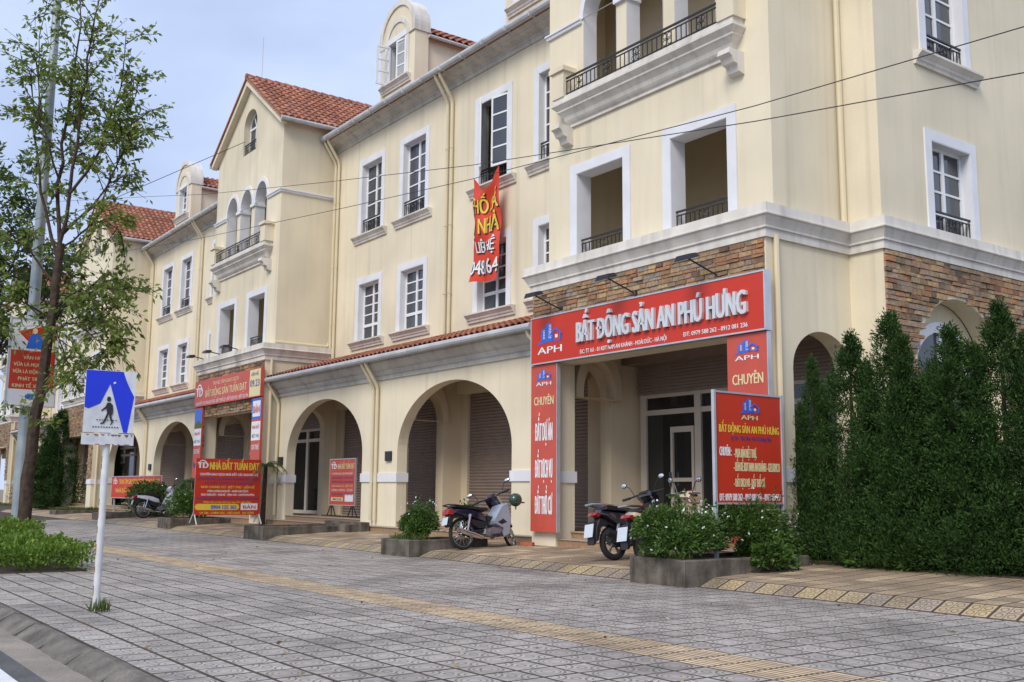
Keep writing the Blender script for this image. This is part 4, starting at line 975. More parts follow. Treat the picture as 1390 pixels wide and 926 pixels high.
# ================================================================== PLANTERS AND PLANTING
def planter(x0, x1, y0, y1, h, label, group='concrete planters along the forecourt'):
    T = thing('planter', label, 'planter', ((x0+x1)/2, (y0+y1)/2, .1), 0, group)
    t = .11; r = random.Random(x0)
    b = MB()
    def strip(p, q, inner):                                       # uneven cast wall
        n = 9; V = []
        for i in range(n+1):
            k = i/n; x, y = p[0]+(q[0]-p[0])*k, p[1]+(q[1]-p[1])*k; xi, yi = inner[0][0]+(inner[1][0]-inner[0][0])*k, inner[0][1]+(inner[1][1]-inner[0][1])*k
            j = r.uniform(-.008, .008); V += [(x+j, y+j, -.1), (x+j*.5, y+j, h-.02+j), (x+(xi-x)*.12, y+(yi-y)*.12, h+j*.6), (xi, yi, h+j*.5), (xi, yi, .05)]
        F = [(i*5+a, (i+1)*5+a, (i+1)*5+a+1, i*5+a+1) for i in range(n) for a in range(4)]
        b.add(V, F)
    strip((x0, y0), (x1, y0), ((x0+t, y0+t), (x1-t, y0+t))); strip((x1, y0), (x1, y1), ((x1-t, y0+t), (x1-t, y1-t)))
    strip((x1, y1), (x0, y1), ((x1-t, y1-t), (x0+t, y1-t))); strip((x0, y1), (x0, y0), ((x0+t, y1-t), (x0+t, y0+t)))
    b.build('wall', M['conc'], T)
    MB().box(x0+t*.8, x1-t*.8, y0+t*.8, y1-t*.8, 0, h-.06).build('soil', M['soil'], T)
    return T
planter(-11.6, -10.45, 10.6, 13.3, .375, 'nearest stained concrete planter, under the red standing board')
planter(-19.2, -18.05, 10.62, 12.5, .335, 'small mossy concrete planter with a round clipped bush, in front of the motorbike')
planter(-27.0, -25.7, 10.75, 13.2, .36, 'long empty concrete planter below the left arch of the nearer arcade')
planter(-34.9, -33.6, 10.9, 12.9, .37, 'concrete planter left of the large red board')
planter(-43.6, -42.3, 11.0, 13.2, .36, 'concrete planter at the left end of the far hedge')
planter(-51.5, -50.2, 11.1, 13.2, .3, 'low grassy concrete planter in front of the far tower porch')
T = thing('step_block', 'rough dark concrete block beside the arcade step', 'block', (-26.3, 13.3, .22)); MB().box(-27.2, -25.0, 13.2, 13.46, .1, .46).box(-26.2, -25.1, 12.9, 13.196, .1, .4).build('block', M['conc'], T)
def leaves(pos, nor, size, aspect=.45, droop=.3, jit=.6, seed=1, curl=.18):
    """many small pointed leaves (six-sided, folded along the rib) at given points, roughly facing along 'nor'"""
    r = np.random.default_rng(seed); pos = np.asarray(pos, float); n = len(pos)
    d = np.asarray(nor, float) + r.normal(0, jit, (n, 3)); d[:, 2] -= droop; d /= np.linalg.norm(d, axis=1, keepdims=True)+1e-9
    t = r.normal(0, 1, (n, 3)); s = np.cross(d, t); s /= np.linalg.norm(s, axis=1, keepdims=True)+1e-9; up = np.cross(s, d)
    L_ = size*r.uniform(.65, 1.25, (n, 1)); Wd = L_*aspect/2; c = up*L_*curl
    P = np.stack([pos, pos+d*L_*.45+s*Wd, pos+d*L_+c*-.5, pos+d*L_*.45-s*Wd, pos+d*L_*.45-c*.5], 1)
    V = P.reshape(-1, 3); b = np.arange(n)[:, None]*5
    F = np.concatenate([b+np.array([[0, 1, 4]]), b+np.array([[1, 2, 4]]), b+np.array([[2, 3, 4]]), b+np.array([[3, 0, 4]])], 0)
    return V, F
def leaf_mesh(name, V, F, m):
    me = bpy.data.meshes.new(name); me.vertices.add(len(V)); me.vertices.foreach_set('co', np.asarray(V, np.float32).ravel())
    F = np.asarray(F, np.int32); me.loops.add(F.size); me.loops.foreach_set('vertex_index', F.ravel())
    me.polygons.add(len(F)); me.polygons.foreach_set('loop_start', np.arange(0, F.size, F.shape[1], dtype=np.int32)); me.polygons.foreach_set('loop_total', np.full(len(F), F.shape[1], np.int32))
    me.materials.append(m); me.update(calc_edges=True); return me
def blob_points(n, rx, ry, rz, seed, lump=.25, inner=.55, flatb=True):
    r = np.random.default_rng(seed); d = r.normal(0, 1, (n, 3)); d /= np.linalg.norm(d, axis=1, keepdims=True)
    if flatb: d[:, 2] = np.abs(d[:, 2])*1.15-.15
    k = r.normal(0, 1, (14, 3)); k /= np.linalg.norm(k, axis=1, keepdims=True)
    f = 1 + lump*(np.max(d@k.T, 1)-.75)*1.6
    rad = (inner + (1-inner)*r.random((n, 1))**.45)*f[:, None]
    return d*rad*np.array([rx, ry, rz]), d
def bush(name, label, cat, x, y, z, rx, ry, rz, n, m, size=.075, seed=1, flowers=0, group=None, lump=.3, stem=True):
    T = thing(name, label, cat, (x, y, z), 0, group, local=True)
    g = np.random.default_rng(seed+100); P = []; D = []; k = 7
    for i in range(k):
        c = g.uniform(-1, 1, 3)*np.array([.5*rx, .55*ry, .3*rz]) if i else np.zeros(3); f = g.uniform(.42, .66) if i else .8
        p, d = blob_points(int(n/k*(1.6 if i == 0 else .9)), rx*f, ry*f, rz*f, seed+i, lump, .5); p[:, 2] += rz*.35; P.append(p+c); D.append(d)
    for i in range(int(16*max(rx, ry)/.5)):                       # stray shoots
        d = g.normal(0, 1, 3); d[2] = abs(d[2])+.5; d /= np.linalg.norm(d); t = np.linspace(.75, g.uniform(1.1, 1.35), 14)[:, None]
        P.append(t*d*np.array([rx, ry, rz])*.95+np.array([0, 0, rz*.35])+g.normal(0, .012, (14, 3))); D.append(np.tile(d, (14, 1)))
    p = np.concatenate(P); d = np.concatenate(D); p[:, 2] = np.maximum(p[:, 2], .0)
    V, F = leaves(p, d, size, .5, .1, .6, seed); put('foliage', leaf_mesh('foliage', V, F, m), T)
    if stem:
        b = MB(); r = random.Random(seed)
        for i in range(6): a = r.uniform(0, 6.28); b.tube([(0, 0, -.05), (rx*.3*math.cos(a), ry*.3*math.sin(a), rz*.4), (rx*.7*math.cos(a), ry*.7*math.sin(a), rz*.9)], [.02, .014, .006], 5)
        b.build('stem', M['bark'], T)
    if flowers:
        p, d = blob_points(flowers, rx*1.05, ry*1.05, rz*1.05, seed+50, lump, 1.0); p *= 1.06; p[:, 2] += rz*.35
        q = np.repeat(p, 5, 0); V, F = leaves(q, np.repeat(d, 5, 0)*.6, .028, .9, -.1, .9, seed+9); stuff(put('flowers', leaf_mesh('flowers', V, F, M['whp']), T))
    return T
bush('flowering_bush', 'rounded dark green bush with tiny white flowers, left of the standing board', 'bush', -11.02, 11.2, .37, .58, .78, .62, 11000, M['bush'], .058, 3, 40, 'white-flowered bushes')
bush('flowering_bush', 'broad white-flowered bush spreading under and right of the standing board', 'bush', -10.95, 12.45, .36, .62, 1.15, .72, 16000, M['bush'], .058, 4, 50, 'white-flowered bushes')
bush('leafy_plant', 'light green broad-leaved plant spilling over the right side of the nearest planter', 'plant', -10.32, 12.3, .18, .26, .42, .32, 1000, M['bush'], .09, 5)
bush('clipped_bush', 'small round clipped bush with white flowers in the small mossy planter', 'bush', -18.75, 11.3, .36, .46, .46, .55, 6500, M['bush'], .058, 6, 20, 'white-flowered bushes')
bush('clipped_bush', 'low bush just behind the dark motorbike', 'bush', -18.3, 12.2, .36, .36, .36, .5, 2200, M['bush'], .07, 16, 6, 'white-flowered bushes')
bush('flowering_bush', 'dark flowering bush in the planter left of the large red board', 'bush', -34.2, 11.9, .38, .8, .8, .75, 4200, M['bush'], .09, 7, 14, 'white-flowered bushes')
T = thing('hedge', 'long dark leafy hedge behind the far white motorbike', 'hedge', (-40.6, 12.9, .2), local=True)
r = np.random.default_rng(2); n = 9000; p = np.stack([r.uniform(-3.4, 3.2, n), r.uniform(-.55, .55, n), 1.25*r.random(n)**.6], 1); p[:, 2] *= 1+.12*np.sin(p[:, 0]*2.3)
k = p[:, 0] > -.9; p[k, 1] = p[k, 1]*.3+.75
V, F = leaves(p, np.stack([0*p[:, 0], -.6+0*p[:, 0], .6+0*p[:, 0]], 1), .11, .5, 0, .7, 5); put('foliage', leaf_mesh('foliage', V, F, M['bush']), T)
for hx, hy, lx, ly, hh, lab in ((-20.0, 3.75, 2.6, .72, .42, 'bright clipped hedge along the kerb at the left, in front of the tree'), (-25.9, 4.6, 1.6, .6, .55, 'bright hedge stub farther along the kerb at the left edge')):
    T = thing('hedge', lab, 'hedge', (hx, hy, 0), 0, 'bright kerb hedges', local=True)
    n = 15000 if lx > 2 else 5000; p = np.stack([r.uniform(-lx, lx, n), r.uniform(-ly, ly, n), hh*r.random(n)**.45], 1); p[:, 2] += .05*np.sin(p[:, 0]*5)+.04*np.sin(p[:, 1]*9+p[:, 0]*3)
    V, F = leaves(p, np.stack([p[:, 0]*0, p[:, 1]*.5, .8+0*p[:, 0]], 1), .07, .55, -.1, .6, 6); put('foliage', leaf_mesh('foliage', V, F, M['hedge']), T)
    b = MB().box(-lx*.96, lx*.96, -ly*.9, ly*.9, -.02, .02); b.build('soil', M['soil'], T)
# ---- thuja row
def thuja_mesh(h, rad, seed):
    """upright conifer built of many small rounded sprays of scaly leaflets, with several uneven pointed tops"""
    r = np.random.default_rng(seed); P = []; D = []
    spires = [(0, 0, h, rad)] + [(rad*r.uniform(.3, .7)*math.cos(a), rad*r.uniform(.3, .7)*math.sin(a), h*r.uniform(.45, .92), rad*r.uniform(.36, .55)) for a in r.uniform(0, 6.28, 6)]
    for sx, sy, hh, rr in spires:
        m = int(350*(hh/h)*(rr/rad)**.9)
        t = r.random(m)**1.05; a = r.uniform(0, 6.28, m)
        prof = rr*np.minimum(1, (t+.06)/.16)**.5*(1-t)**.9*r.uniform(.5, 1.3, m)+.02
        c = np.stack([sx+prof*np.cos(a), sy+prof*np.sin(a), .05+t*hh*.97], 1)
        ax = np.stack([np.cos(a)*.55, np.sin(a)*.55, np.full(m, .8)], 1)+r.normal(0, .12, (m, 3)); ax /= np.linalg.norm(ax, axis=1, keepdims=True)
        rs = r.uniform(.07, .22, m)*(1-.6*t); k = 56
        v = r.normal(0, 1, (m, k, 3)); v /= np.linalg.norm(v, axis=2, keepdims=True)
        q = c[:, None]+v*rs[:, None, None]*r.uniform(.55, 1.05, (m, k, 1))+ax[:, None]*(rs[:, None, None]*r.uniform(-.9, 1.7, (m, k, 1)))
        P.append(q.reshape(-1, 3)); D.append((v*.8+ax[:, None]*.9).reshape(-1, 3))
    P = np.concatenate(P); D = np.concatenate(D); P[:, 2] = np.maximum(P[:, 2], .02)
    V, F = leaves(P, D, .058, .34, 0, .3, seed)
    return leaf_mesh('foliage', V, F, M['cyp'])
tm = [thuja_mesh(3.7, .78, 11), thuja_mesh(3.7, .83, 12), thuja_mesh(3.7, .85, 13)]
TH = [(-10.95, 14.15, 3.35, .62, 'slender dark conifer directly in front of the nearest side arch'), (-10.05, 13.95, 3.62, .95, 'dark conifer second from the left in the row by the side wing'), (-9.3, 13.9, 3.85, 1.0, 'dark pointed conifer in front of the stone corner of the side wing'),
      (-8.35, 13.95, 3.55, 1.05, 'dark double-topped conifer in front of the arched side window'), (-7.65, 14.1, 3.8, 1.0, 'tall dark conifer at the right edge of the picture'), (-6.7, 14.3, 3.6, 1.05, 'dark conifer last in the row, cut by the right edge'),
      (-9.0, 14.5, 3.0, .95, 'shorter dark conifer tucked behind the row by the side wing')]
def conifer(x, y, h, w, lab, k, cat='conifer', group='dark conifers by the side wing', z=.22):
    T = thing('conifer', lab, cat, (x, y, z), random.uniform(0, 6.28), group, local=True)
    o = put('foliage', tm[k % 3], T); o.scale = (w, w, h/3.7)
    MB().tube([(0, 0, -.05), (0, 0, h*.5), (0, 0, h*.9)], [.06, .04, .01], 7).build('trunk', M['bark'], T)
for k, (x, y, h, w, lab) in enumerate(TH): conifer(x, y, h, w, lab, k)
conifer(-58.6, 12.9, 5.2, 1.9, 'dark conifer beside the lamp post far down the forecourt', 1, group='far conifers')
conifer(-54.4, 14.4, 5.0, 1.0, 'black-looking conifer inside the far tower porch', 2, group='far conifers')
structure(MB().box(-11.3, -5.6, 13.55, 15.1, .1, .245).build('planting_bed', M['soil']))
structure(MB().box(-10.4, -4, 15.1, 27, .1, .3).build('yard', M['ground']))
for k, (x, y, s) in enumerate(((-9.7, 13.55, .34), (-8.95, 13.6, .26), (-9.95, 13.65, .22))):
    bush('leafy_plant', ('largest', 'middle', 'smallest')[k]+' leafy weed at the foot of the dark conifers', 'plant', x, y, .22, s, s*.8, s*.9, 420, M['bush'], .11, 30+k, 0, 'weeds under the conifers')
# ---- palms
def palm(x, y, z, h, lab, seed):
    T = thing('palm', lab, 'palm', (x, y, z), 0, 'small palms', local=True); r = random.Random(seed)
    MB().tube([(0, 0, -.1), (.05, 0, h*.5), (0, .04, h)], [.1, .08, .07], 8).build('trunk', M['bark'], T)
    for k in range(11):
        a = k*6.283/11+r.uniform(-.2, .2); ln = r.uniform(.75, 1.1); up = r.uniform(.3, .9); b = MB(); P = []
        for i in range(9):
            t = i/8; P.append(Vector((math.cos(a)*ln*t*(1-.15*t), math.sin(a)*ln*t*(1-.15*t), h+up*ln*t-1.15*ln*t*t*.8)))
        b.tube(P, [.014*(1-.8*i/8) for i in range(9)], 4)
        for i in range(1, 9):
            for s in (-1, 1):
                for q in (0, .5):
                    p = P[i-1].lerp(P[i], q); dr = (P[i]-P[i-1]).normalized(); sd = dr.cross(Vector((0, 0, 1))).normalized()*s; e = p+(sd*.9+dr*.6).normalized()*.3*(1-.5*i/9)+Vector((0, 0, -.07))
                    wv = dr*.018; b.add([tuple(p-wv), tuple(p+wv), tuple(e)], [(0, 1, 2)])
        b.build('frond', M['palm'], T)
palm(-36.9, 12.7, .2, 1.35, 'small feathery palm behind the far flowering bush', 1)
palm(-31.55, 13.15, .2, 1.85, 'small palm standing right behind the large red board', 2)
# ---- grass
def grass(name, label, spots, h, seed):
    r = np.random.default_rng(seed); P = np.concatenate([np.stack([r.uniform(a, b, n), r.uniform(c, d, n), np.full(n, z)], 1) for a, b, c, d, z, n in spots])
    V, F = leaves(P, np.tile([0, 0, 1.0], (len(P), 1)), h, .1, -.2, .35, seed)
    o = put(name, leaf_mesh(name, V, F, M['grass'])); o['label'] = label; o['category'] = 'grass'; stuff(o)
grass('grass', 'grass tuft round the foot of the blue sign post and weedy strip by the far planter', [(-11.88, -11.62, 3.0, 3.2, -.01, 60), (-51.3, -50.3, 11.2, 13.1, .3, 900), (-60, -51.5, 12.4, 13.2, .2, 2600), (-80, -60, 12.4, 13.2, .2, 2600), (-11.5, -10.6, 10.72, 10.95, .33, 260), (-19.1, -18.2, 10.75, 11.2, .3, 420)], .14, 4)
# ================================================================== STREET TREES
def tree(name, label, loc, limbs, nleaf, m, lsize, seed, group=None, cl=.55):
    """limbs: list of point lists with radii at both ends; twigs and leaves are grown from them"""
    T = thing(name, label, 'tree', loc, 0, group, local=True); r = random.Random(seed); b = MB(); tips = []
    def wob(P, a):
        out = [Vector(P[0])]
        for p, q in zip(P, P[1:]):
            p, q = Vector(p), Vector(q); n = max(2, int((q-p).length/.5))
            for i in range(1, n+1): out.append(p.lerp(q, i/n)+Vector((r.uniform(-a, a), r.uniform(-a, a), r.uniform(-a, a)*.5)))
        return out
    tr = MB(); 
    for k, (P, r0, r1, tw) in enumerate(limbs):
        W_ = wob(P, .02 if k == 0 else .05); n = len(W_); (tr if k == 0 else b).tube(W_, [r0+(r1-r0)*i/(n-1) for i in range(n)], 9 if k == 0 else 6)
        for i in range(tw):
            t = r.uniform(.25, 1)*(n-1); j = min(n-2, int(t)); p = W_[j].lerp(W_[j+1], t-j)
            dr = (W_[j+1]-W_[j]).normalized(); v = Vector((r.gauss(0, 1), r.gauss(0, 1), r.gauss(.1, .6))).normalized(); v = (v*.9+dr*.5).normalized()
            ln = r.uniform(.5, 1.25)*cl*2; q1 = p+v*ln*.5+Vector((0, 0, .05)); q2 = q1+(v*.8+Vector((0, 0, -.35))).normalized()*ln*.6
            b.tube([p, q1, q2], [.016, .01, .004], 4)
            for _ in range(3):
                w = (v+Vector((r.gauss(0, .7), r.gauss(0, .7), r.gauss(-.1, .4)))).normalized(); q3 = q1+w*ln*.5; b.tube([q1, q3], [.008, .003], 3); tips.append((q1, q3))
            tips.append((q1, q2)); tips.append((p.lerp(q1, .5), q1))
    tr.build('trunk', M['bark'], T, True); b.build('branches', M['bark'], T)
    g = np.random.default_rng(seed); n = nleaf; ix = g.integers(0, len(tips), n); A = np.array([tuple(t[0]) for t in tips])[ix]; B = np.array([tuple(t[1]) for t in tips])[ix]
    k = g.uniform(.15, 1.05, (n, 1)); Pp = A+(B-A)*k+g.normal(0, .05, (n, 3)); D = (B-A)/np.linalg.norm(B-A, axis=1, keepdims=True)
    V, F = leaves(Pp, D*.7, lsize, .46, .35, .6, seed); put('crown', leaf_mesh('crown', V, F, m), T)
    return T
# local axes of the limbs: across the view (a), along it (d), up
AX = Vector((.56, .83, 0)); DX = Vector((-.83, .56, 0))
def lp(*pts): return [tuple(AX*a+DX*d+Vector((0, 0, z))) for a, d, z in pts]
near = [(lp((0, 0, -.05), (.02, 0, 1.5), (.12, 0, 3), (.3, -.02, 5), (.38, -.05, 7)), .155, .09, 6),
        (lp((.38, -.05, 7), (.2, .1, 8), (.18, .15, 9.5), (.3, .2, 11.5), (.42, .2, 13.6)), .058, .012, 26),
        (lp((.38, -.05, 7), (.55, -.1, 8.2), (.62, -.1, 10), (.9, -.3, 12), (1.1, -.3, 13.5)), .052, .012, 30),
        (lp((.36, 0, 6.6), (-.1, .2, 7.8), (-.5, .3, 9.4), (-.75, .3, 11.4)), .05, .01, 18),
        (lp((.55, -.1, 8.2), (1.1, .2, 9.4), (1.4, .3, 11), (1.45, .3, 12.4)), .04, .01, 22),
        (lp((.45, -.05, 7.3), (1.2, .1, 8.1), (1.6, .1, 9.2), (1.95, .2, 10.4)), .035, .007, 18),
        (lp((.4, 0, 6.9), (1.0, -.3, 7.2), (1.45, -.4, 7.5), (1.95, -.5, 7.2)), .03, .006, 14),
        (lp((.34, 0, 6), (-.5, .2, 6.9), (-1.3, .3, 7.4), (-1.9, .3, 7.3)), .035, .007, 14),
        (lp((.3, 0, 5.4), (1.0, -.2, 5.9), (1.4, -.3, 5.6), (1.95, -.3, 5.1)), .035, .006, 22),
        (lp((.25, 0, 4.8), (.9, -.4, 5.1), (1.6, -.5, 4.6), (1.7, -.6, 4.1)), .032, .006, 22),
        (lp((.3, 0, 5.2), (-.4, -.3, 5.6), (-1.0, -.4, 5.3), (-1.5, -.4, 4.8)), .03, .006, 18),
        (lp((.22, 0, 4.6), (.6, -.5, 4.9), (1.0, -.8, 4.3), (1.3, -.9, 3.6)), .025, .006, 16),
        (lp((.3, 0, 5.0), (.7, .3, 5.8), (1.5, .5, 6.3), (1.7, .5, 6.0)), .03, .006, 16),
        (lp((.4, 0, 7.2), (1.3, .4, 8.6), (1.5, .5, 9.8), (1.75, .5, 11.0)), .03, .006, 18),
        (lp((.3, 0, 8.4), (-.2, -.3, 10), (-.4, -.3, 12.0), (-.2, -.3, 13.4)), .03, .006, 18)]
tree('street_tree', 'slender street tree with sparse leaves and dark leaning trunk in front of the lamp post', (-25.7, 5.0, 0), near, 7800, M['leaf'], .16, 5, cl=.47)
far = [(lp((0, 0, 0), (.05, 0, 3), (.1, 0, 5)), .16, .11, 4)] + [(lp((.1, 0, 4.2+.3*i), (.1+1.0*math.cos(a), 1.0*math.sin(a), 6+.2*i), (.1+2.2*math.cos(a), 2.0*math.sin(a), 7.6+.35*i), (.1+2.7*math.cos(a), 2.4*math.sin(a), 8.6+.45*i)), .06, .01, 26) for i, a in enumerate((0.1, .9, 1.8, 2.6, 3.3, 4.2, 5.2, 5.8))]
tree('street_tree', 'second denser street tree at the left edge, farther down the kerb', (-37.5, 5.3, 0), far, 10500, M['leafd'], .22, 8, cl=.8)
# ---- overhead cables
def cable(label, P, r=.0036):
    T = thing('overhead_cable', label, 'cable', P[0], 0, 'overhead cables'); pts = []
    for p, q in zip(P, P[1:]):
        for i in range(8): pts.append(Vector(p).lerp(Vector(q), i/8))
    pts.append(Vector(P[-1])); MB().tube(pts, r, 5).build('wire', M['bplas'], T)
cable('overhead cable that meets the right picture edge higher', [(-60, 5.4, 9.4), (-40, 5.3, 7.75), (-26.85, 5.25, 6.75), (-18.0, 5.3, 5.51), (-15.7, 5.3, 5.2), (-10.75, 5.3, 4.59), (-8, 5.3, 4.27), (-4.5, 5.3, 3.93), (-2.6, 5.3, 3.8), (6, 5.3, 3.5)])
cable('overhead cable that meets the right picture edge lower', [(-60, 5.4, 12), (-40, 5.3, 10.3), (-26.85, 5.2, 8.3), (-18.65, 5.3, 6.56), (-15.5, 5.3, 5.87), (-11.25, 5.3, 5.03), (-8, 5.3, 4.41), (-4.5, 5.3, 3.82), (-2.6, 5.3, 3.54), (6, 5.3, 2.9)])
cable('thin cable from the middle tower gable to the street tree', [(-35.8, 13.58, 14.1), (-40, 10, 12.2), (-44, 6.5, 10.8)], .012)
# ================================================================== MOTORBIKES (x forward, y left, z up, rear contact at the origin)
def wheel(T, x, z, r, tw, kind, steer=None):
    b = MB()
    c = (x, 0, z)
    b.tube([(x, -.05, z), (x, .05, z)], .055, 12)
    if kind == 'spoke':
        for i in range(28):
            a = i*2*math.pi/28; s = 1 if i % 2 else -1; b.tube([(x+.045*math.cos(a), s*.035, z+.045*math.sin(a)), (x+(r-tw)*math.cos(a+.22*s), 0, z+(r-tw)*math.sin(a+.22*s))], .003, 3, False)
    else:
        for i in range(5):
            a = i*2*math.pi/5+.3
            for da in (-.12, .12):
                b.tube([(x+.04*math.cos(a), 0, z+.04*math.sin(a)), (x+(r-tw)*math.cos(a+da), 0, z+(r-tw)*math.sin(a+da))], .013, 5, False)
    hub = b.build('wheel', M['chrome'] if kind == 'spoke' else M['rim'], T)
    MB().torus(c, r-tw*.62, tw*.62, 'y', 36, 10, 1.0).build('tyre', M['tyre'], hub, True)
    MB().torus(c, r-tw*1.2, .014, 'y', 36, 6, 1.9).build('rim', M['chrome'] if kind == 'spoke' else M['rim'], hub, True)
    return hub
def spin(o, ang, x):                                               # steer a front part about the raked head
    ax = Vector((-.42, 0, .91)).normalized(); p = Vector((x, 0, 0)); m = Matrix.Translation(p) @ Matrix.Rotation(ang, 4, ax) @ Matrix.Translation(-p); o.matrix_local = m @ o.matrix_local
def underbone(label, loc, rz, lean, scale, body, side, steer, group, plate=True):
    T = thing('motorbike', label, 'motorbike', loc, rz, group, local=True); T.rotation_euler = (lean, 0, rz); T.scale = (scale,)*3
    r = .285; wb = 1.22
    wheel(T, 0, r, r, .05, 'spoke'); F = [wheel(T, wb, r, r, .045, 'spoke')]
    P = lambda name, m, bm, sm=False: bm.build(name, m, T, sm)
    P('tail_body', body, MB().slab([(-.3, .66), (-.26, .74), (0, .76), (.3, .7), (.5, .6), (.52, .48), (.42, .47), (.2, .55), (-.05, .6)], .12, .3), True)
    P('seat', M['seat'], MB().slab([(-.24, .755), (-.2, .8), (.1, .79), (.3, .745), (.52, .735), (.58, .7), (.5, .68), (.2, .71), (-.1, .745)], .13, .12), True)
    P('side_cover', M['bplas'], MB().slab([(.1, .56), (.4, .5), (.5, .5), (.48, .36), (.3, .36), (.16, .44)], .1, .15), True)
    P('leg_shield', side, MB().slab([(.58, .5), (.8, .8), (.95, .84), (1.0, .52), (.93, .22), (.83, .19), (.8, .35), (.6, .44)], .18, .12), True)
    P('vent', M['bplas'], MB().prism([(.68, .47), (.8, .53), (.88, .47), (.76, .43)], -.187, .187))
    P('frame_cover', M['bplas'], MB().slab([(.5, .6), (.62, .56), (.84, .8), (.96, .82), (1.0, .6), (.92, .5), (.86, .76), (.66, .52), (.52, .5)], .09, .1), True)
    P('engine', M['rim'], MB().slab([(.4, .36), (.62, .38), (.8, .4), (.84, .32), (.7, .22), (.48, .2), (.38, .26)], .13, .15).tube([(.6, -.15, .29), (.6, .15, .29)], .095, 14), True)
    P('exhaust', M['chrome'], MB().tube([(.82, -.1, .34), (.8, -.13, .2), (.55, -.15, .17), (.3, -.16, .2)], .018, 8).tube([(.34, -.16, .195), (.2, -.17, .23), (-.16, -.18, .33), (-.24, -.18, .355)], [.03, .047, .045, .03], 12), True)
    P('swing_arm', M['bplas'], MB().tube([(.48, .09, .34), (0, .09, r)], .025, 6).tube([(.48, -.09, .34), (0, -.09, r)], .025, 6).box(.04, .42, .08, .12, .27, .37))
    P('shock_absorber', M['chrome'], MB().tube([(.03, .12, r+.02), (.12, .12, .62)], .027, 8).tube([(.03, -.12, r+.02), (.12, -.12, .62)], .027, 8))
    P('rear_mudguard', M['bplas'], MB().slab([(-.34, .42), (-.3, .62), (-.05, .66), (.2, .6), (.2, .54), (-.02, .59), (-.22, .55), (-.3, .4)], .075, .1), True)
    P('tail_light', M['tail'], MB().slab([(-.36, .62), (-.34, .7), (-.26, .74), (-.18, .72), (-.16, .65), (-.24, .6)], .1, .25), True)
    P('grab_rail', M['bplas'], MB().tube([(.1, .13, .76), (-.2, .13, .79), (-.32, .08, .8), (-.32, -.08, .8), (-.2, -.13, .79), (.1, -.13, .76)], .012, 6))
    if plate: P('number_plate', M['plate'], MB().add([(-.37, -.09, .44), (-.37, .09, .44), (-.33, .09, .58), (-.33, -.09, .58), (-.375, -.09, .44), (-.375, .09, .44), (-.335, .09, .58), (-.335, -.09, .58)], [(0, 1, 2, 3), (7, 6, 5, 4), (0, 4, 5, 1), (2, 6, 7, 3), (1, 5, 6, 2), (3, 7, 4, 0)]))
    P('foot_pegs', M['bplas'], MB().tube([(.56, -.26, .24), (.56, .26, .24)], .015, 6).box(.54, .62, -.28, -.16, .22, .25).box(.54, .62, .16, .28, .22, .25))
    P('side_stand', M['bplas'], MB().tube([(.5, .1, .24), (.42, .24, .0)], .012, 6))
    F.append(P('fork', M['chrome'], MB().tube([(.96, .08, .78), (wb, .075, r)], .022, 8).tube([(.96, -.08, .78), (wb, -.075, r)], .022, 8)))
    F.append(P('front_mudguard', body, MB().slab([(wb-.28, .5), (wb-.12, .6), (wb+.08, .6), (wb+.24, .5), (wb+.22, .46), (wb+.06, .55), (wb-.1, .55), (wb-.24, .46)], .07, .15), True))
    F.append(P('handlebar_cover', body, MB().slab([(.78, .98), (.86, 1.05), (1.0, 1.02), (1.12, .92), (1.1, .82), (1.0, .78), (.9, .84), (.8, .93)], .12, .3), True))
    F.append(P('front_cover', M['bplas'], MB().slab([(.9, .82), (1.02, .84), (1.1, .7), (1.04, .46), (.98, .42), (.95, .6)], .14, .25), True))
    F.append(P('headlight', M['mirror'], MB().ball((1.08, 0, .91), .05, .08, .06), True))
    hb = P('handlebar', M['bplas'], MB().tube([(.82, .36, .98), (.86, .2, 1.0), (.9, .08, .99), (.9, -.08, .99), (.86, -.2, 1.0), (.82, -.36, .98)], .014, 8).tube([(.8, .4, .975), (.84, .26, .99)], .021, 8).tube([(.8, -.4, .975), (.84, -.26, .99)], .021, 8).tube([(.9, .36, 1.0), (.92, .2, 1.0)], .007, 5).tube([(.9, -.36, 1.0), (.92, -.2, 1.0)], .007, 5)); F.append(hb)
    for s in (-1, 1):
        F.append(P('mirror', M['bplas'], MB().tube([(.86, s*.25, 1.0), (.88, s*.3, 1.14), (.88, s*.36, 1.17)], .007, 5).ball((.875, s*.4, 1.19), .018, .062, .036)))
        F.append(P('mirror_glass', M['mirror'], MB().ball((.864, s*.4, 1.19), .01, .052, .029)))
    for o in F: spin(o, steer, 1.02)
    P('indicator', M['chrome'], MB().ball((-.38, .0, .34), .03, .04, .012))
    return T
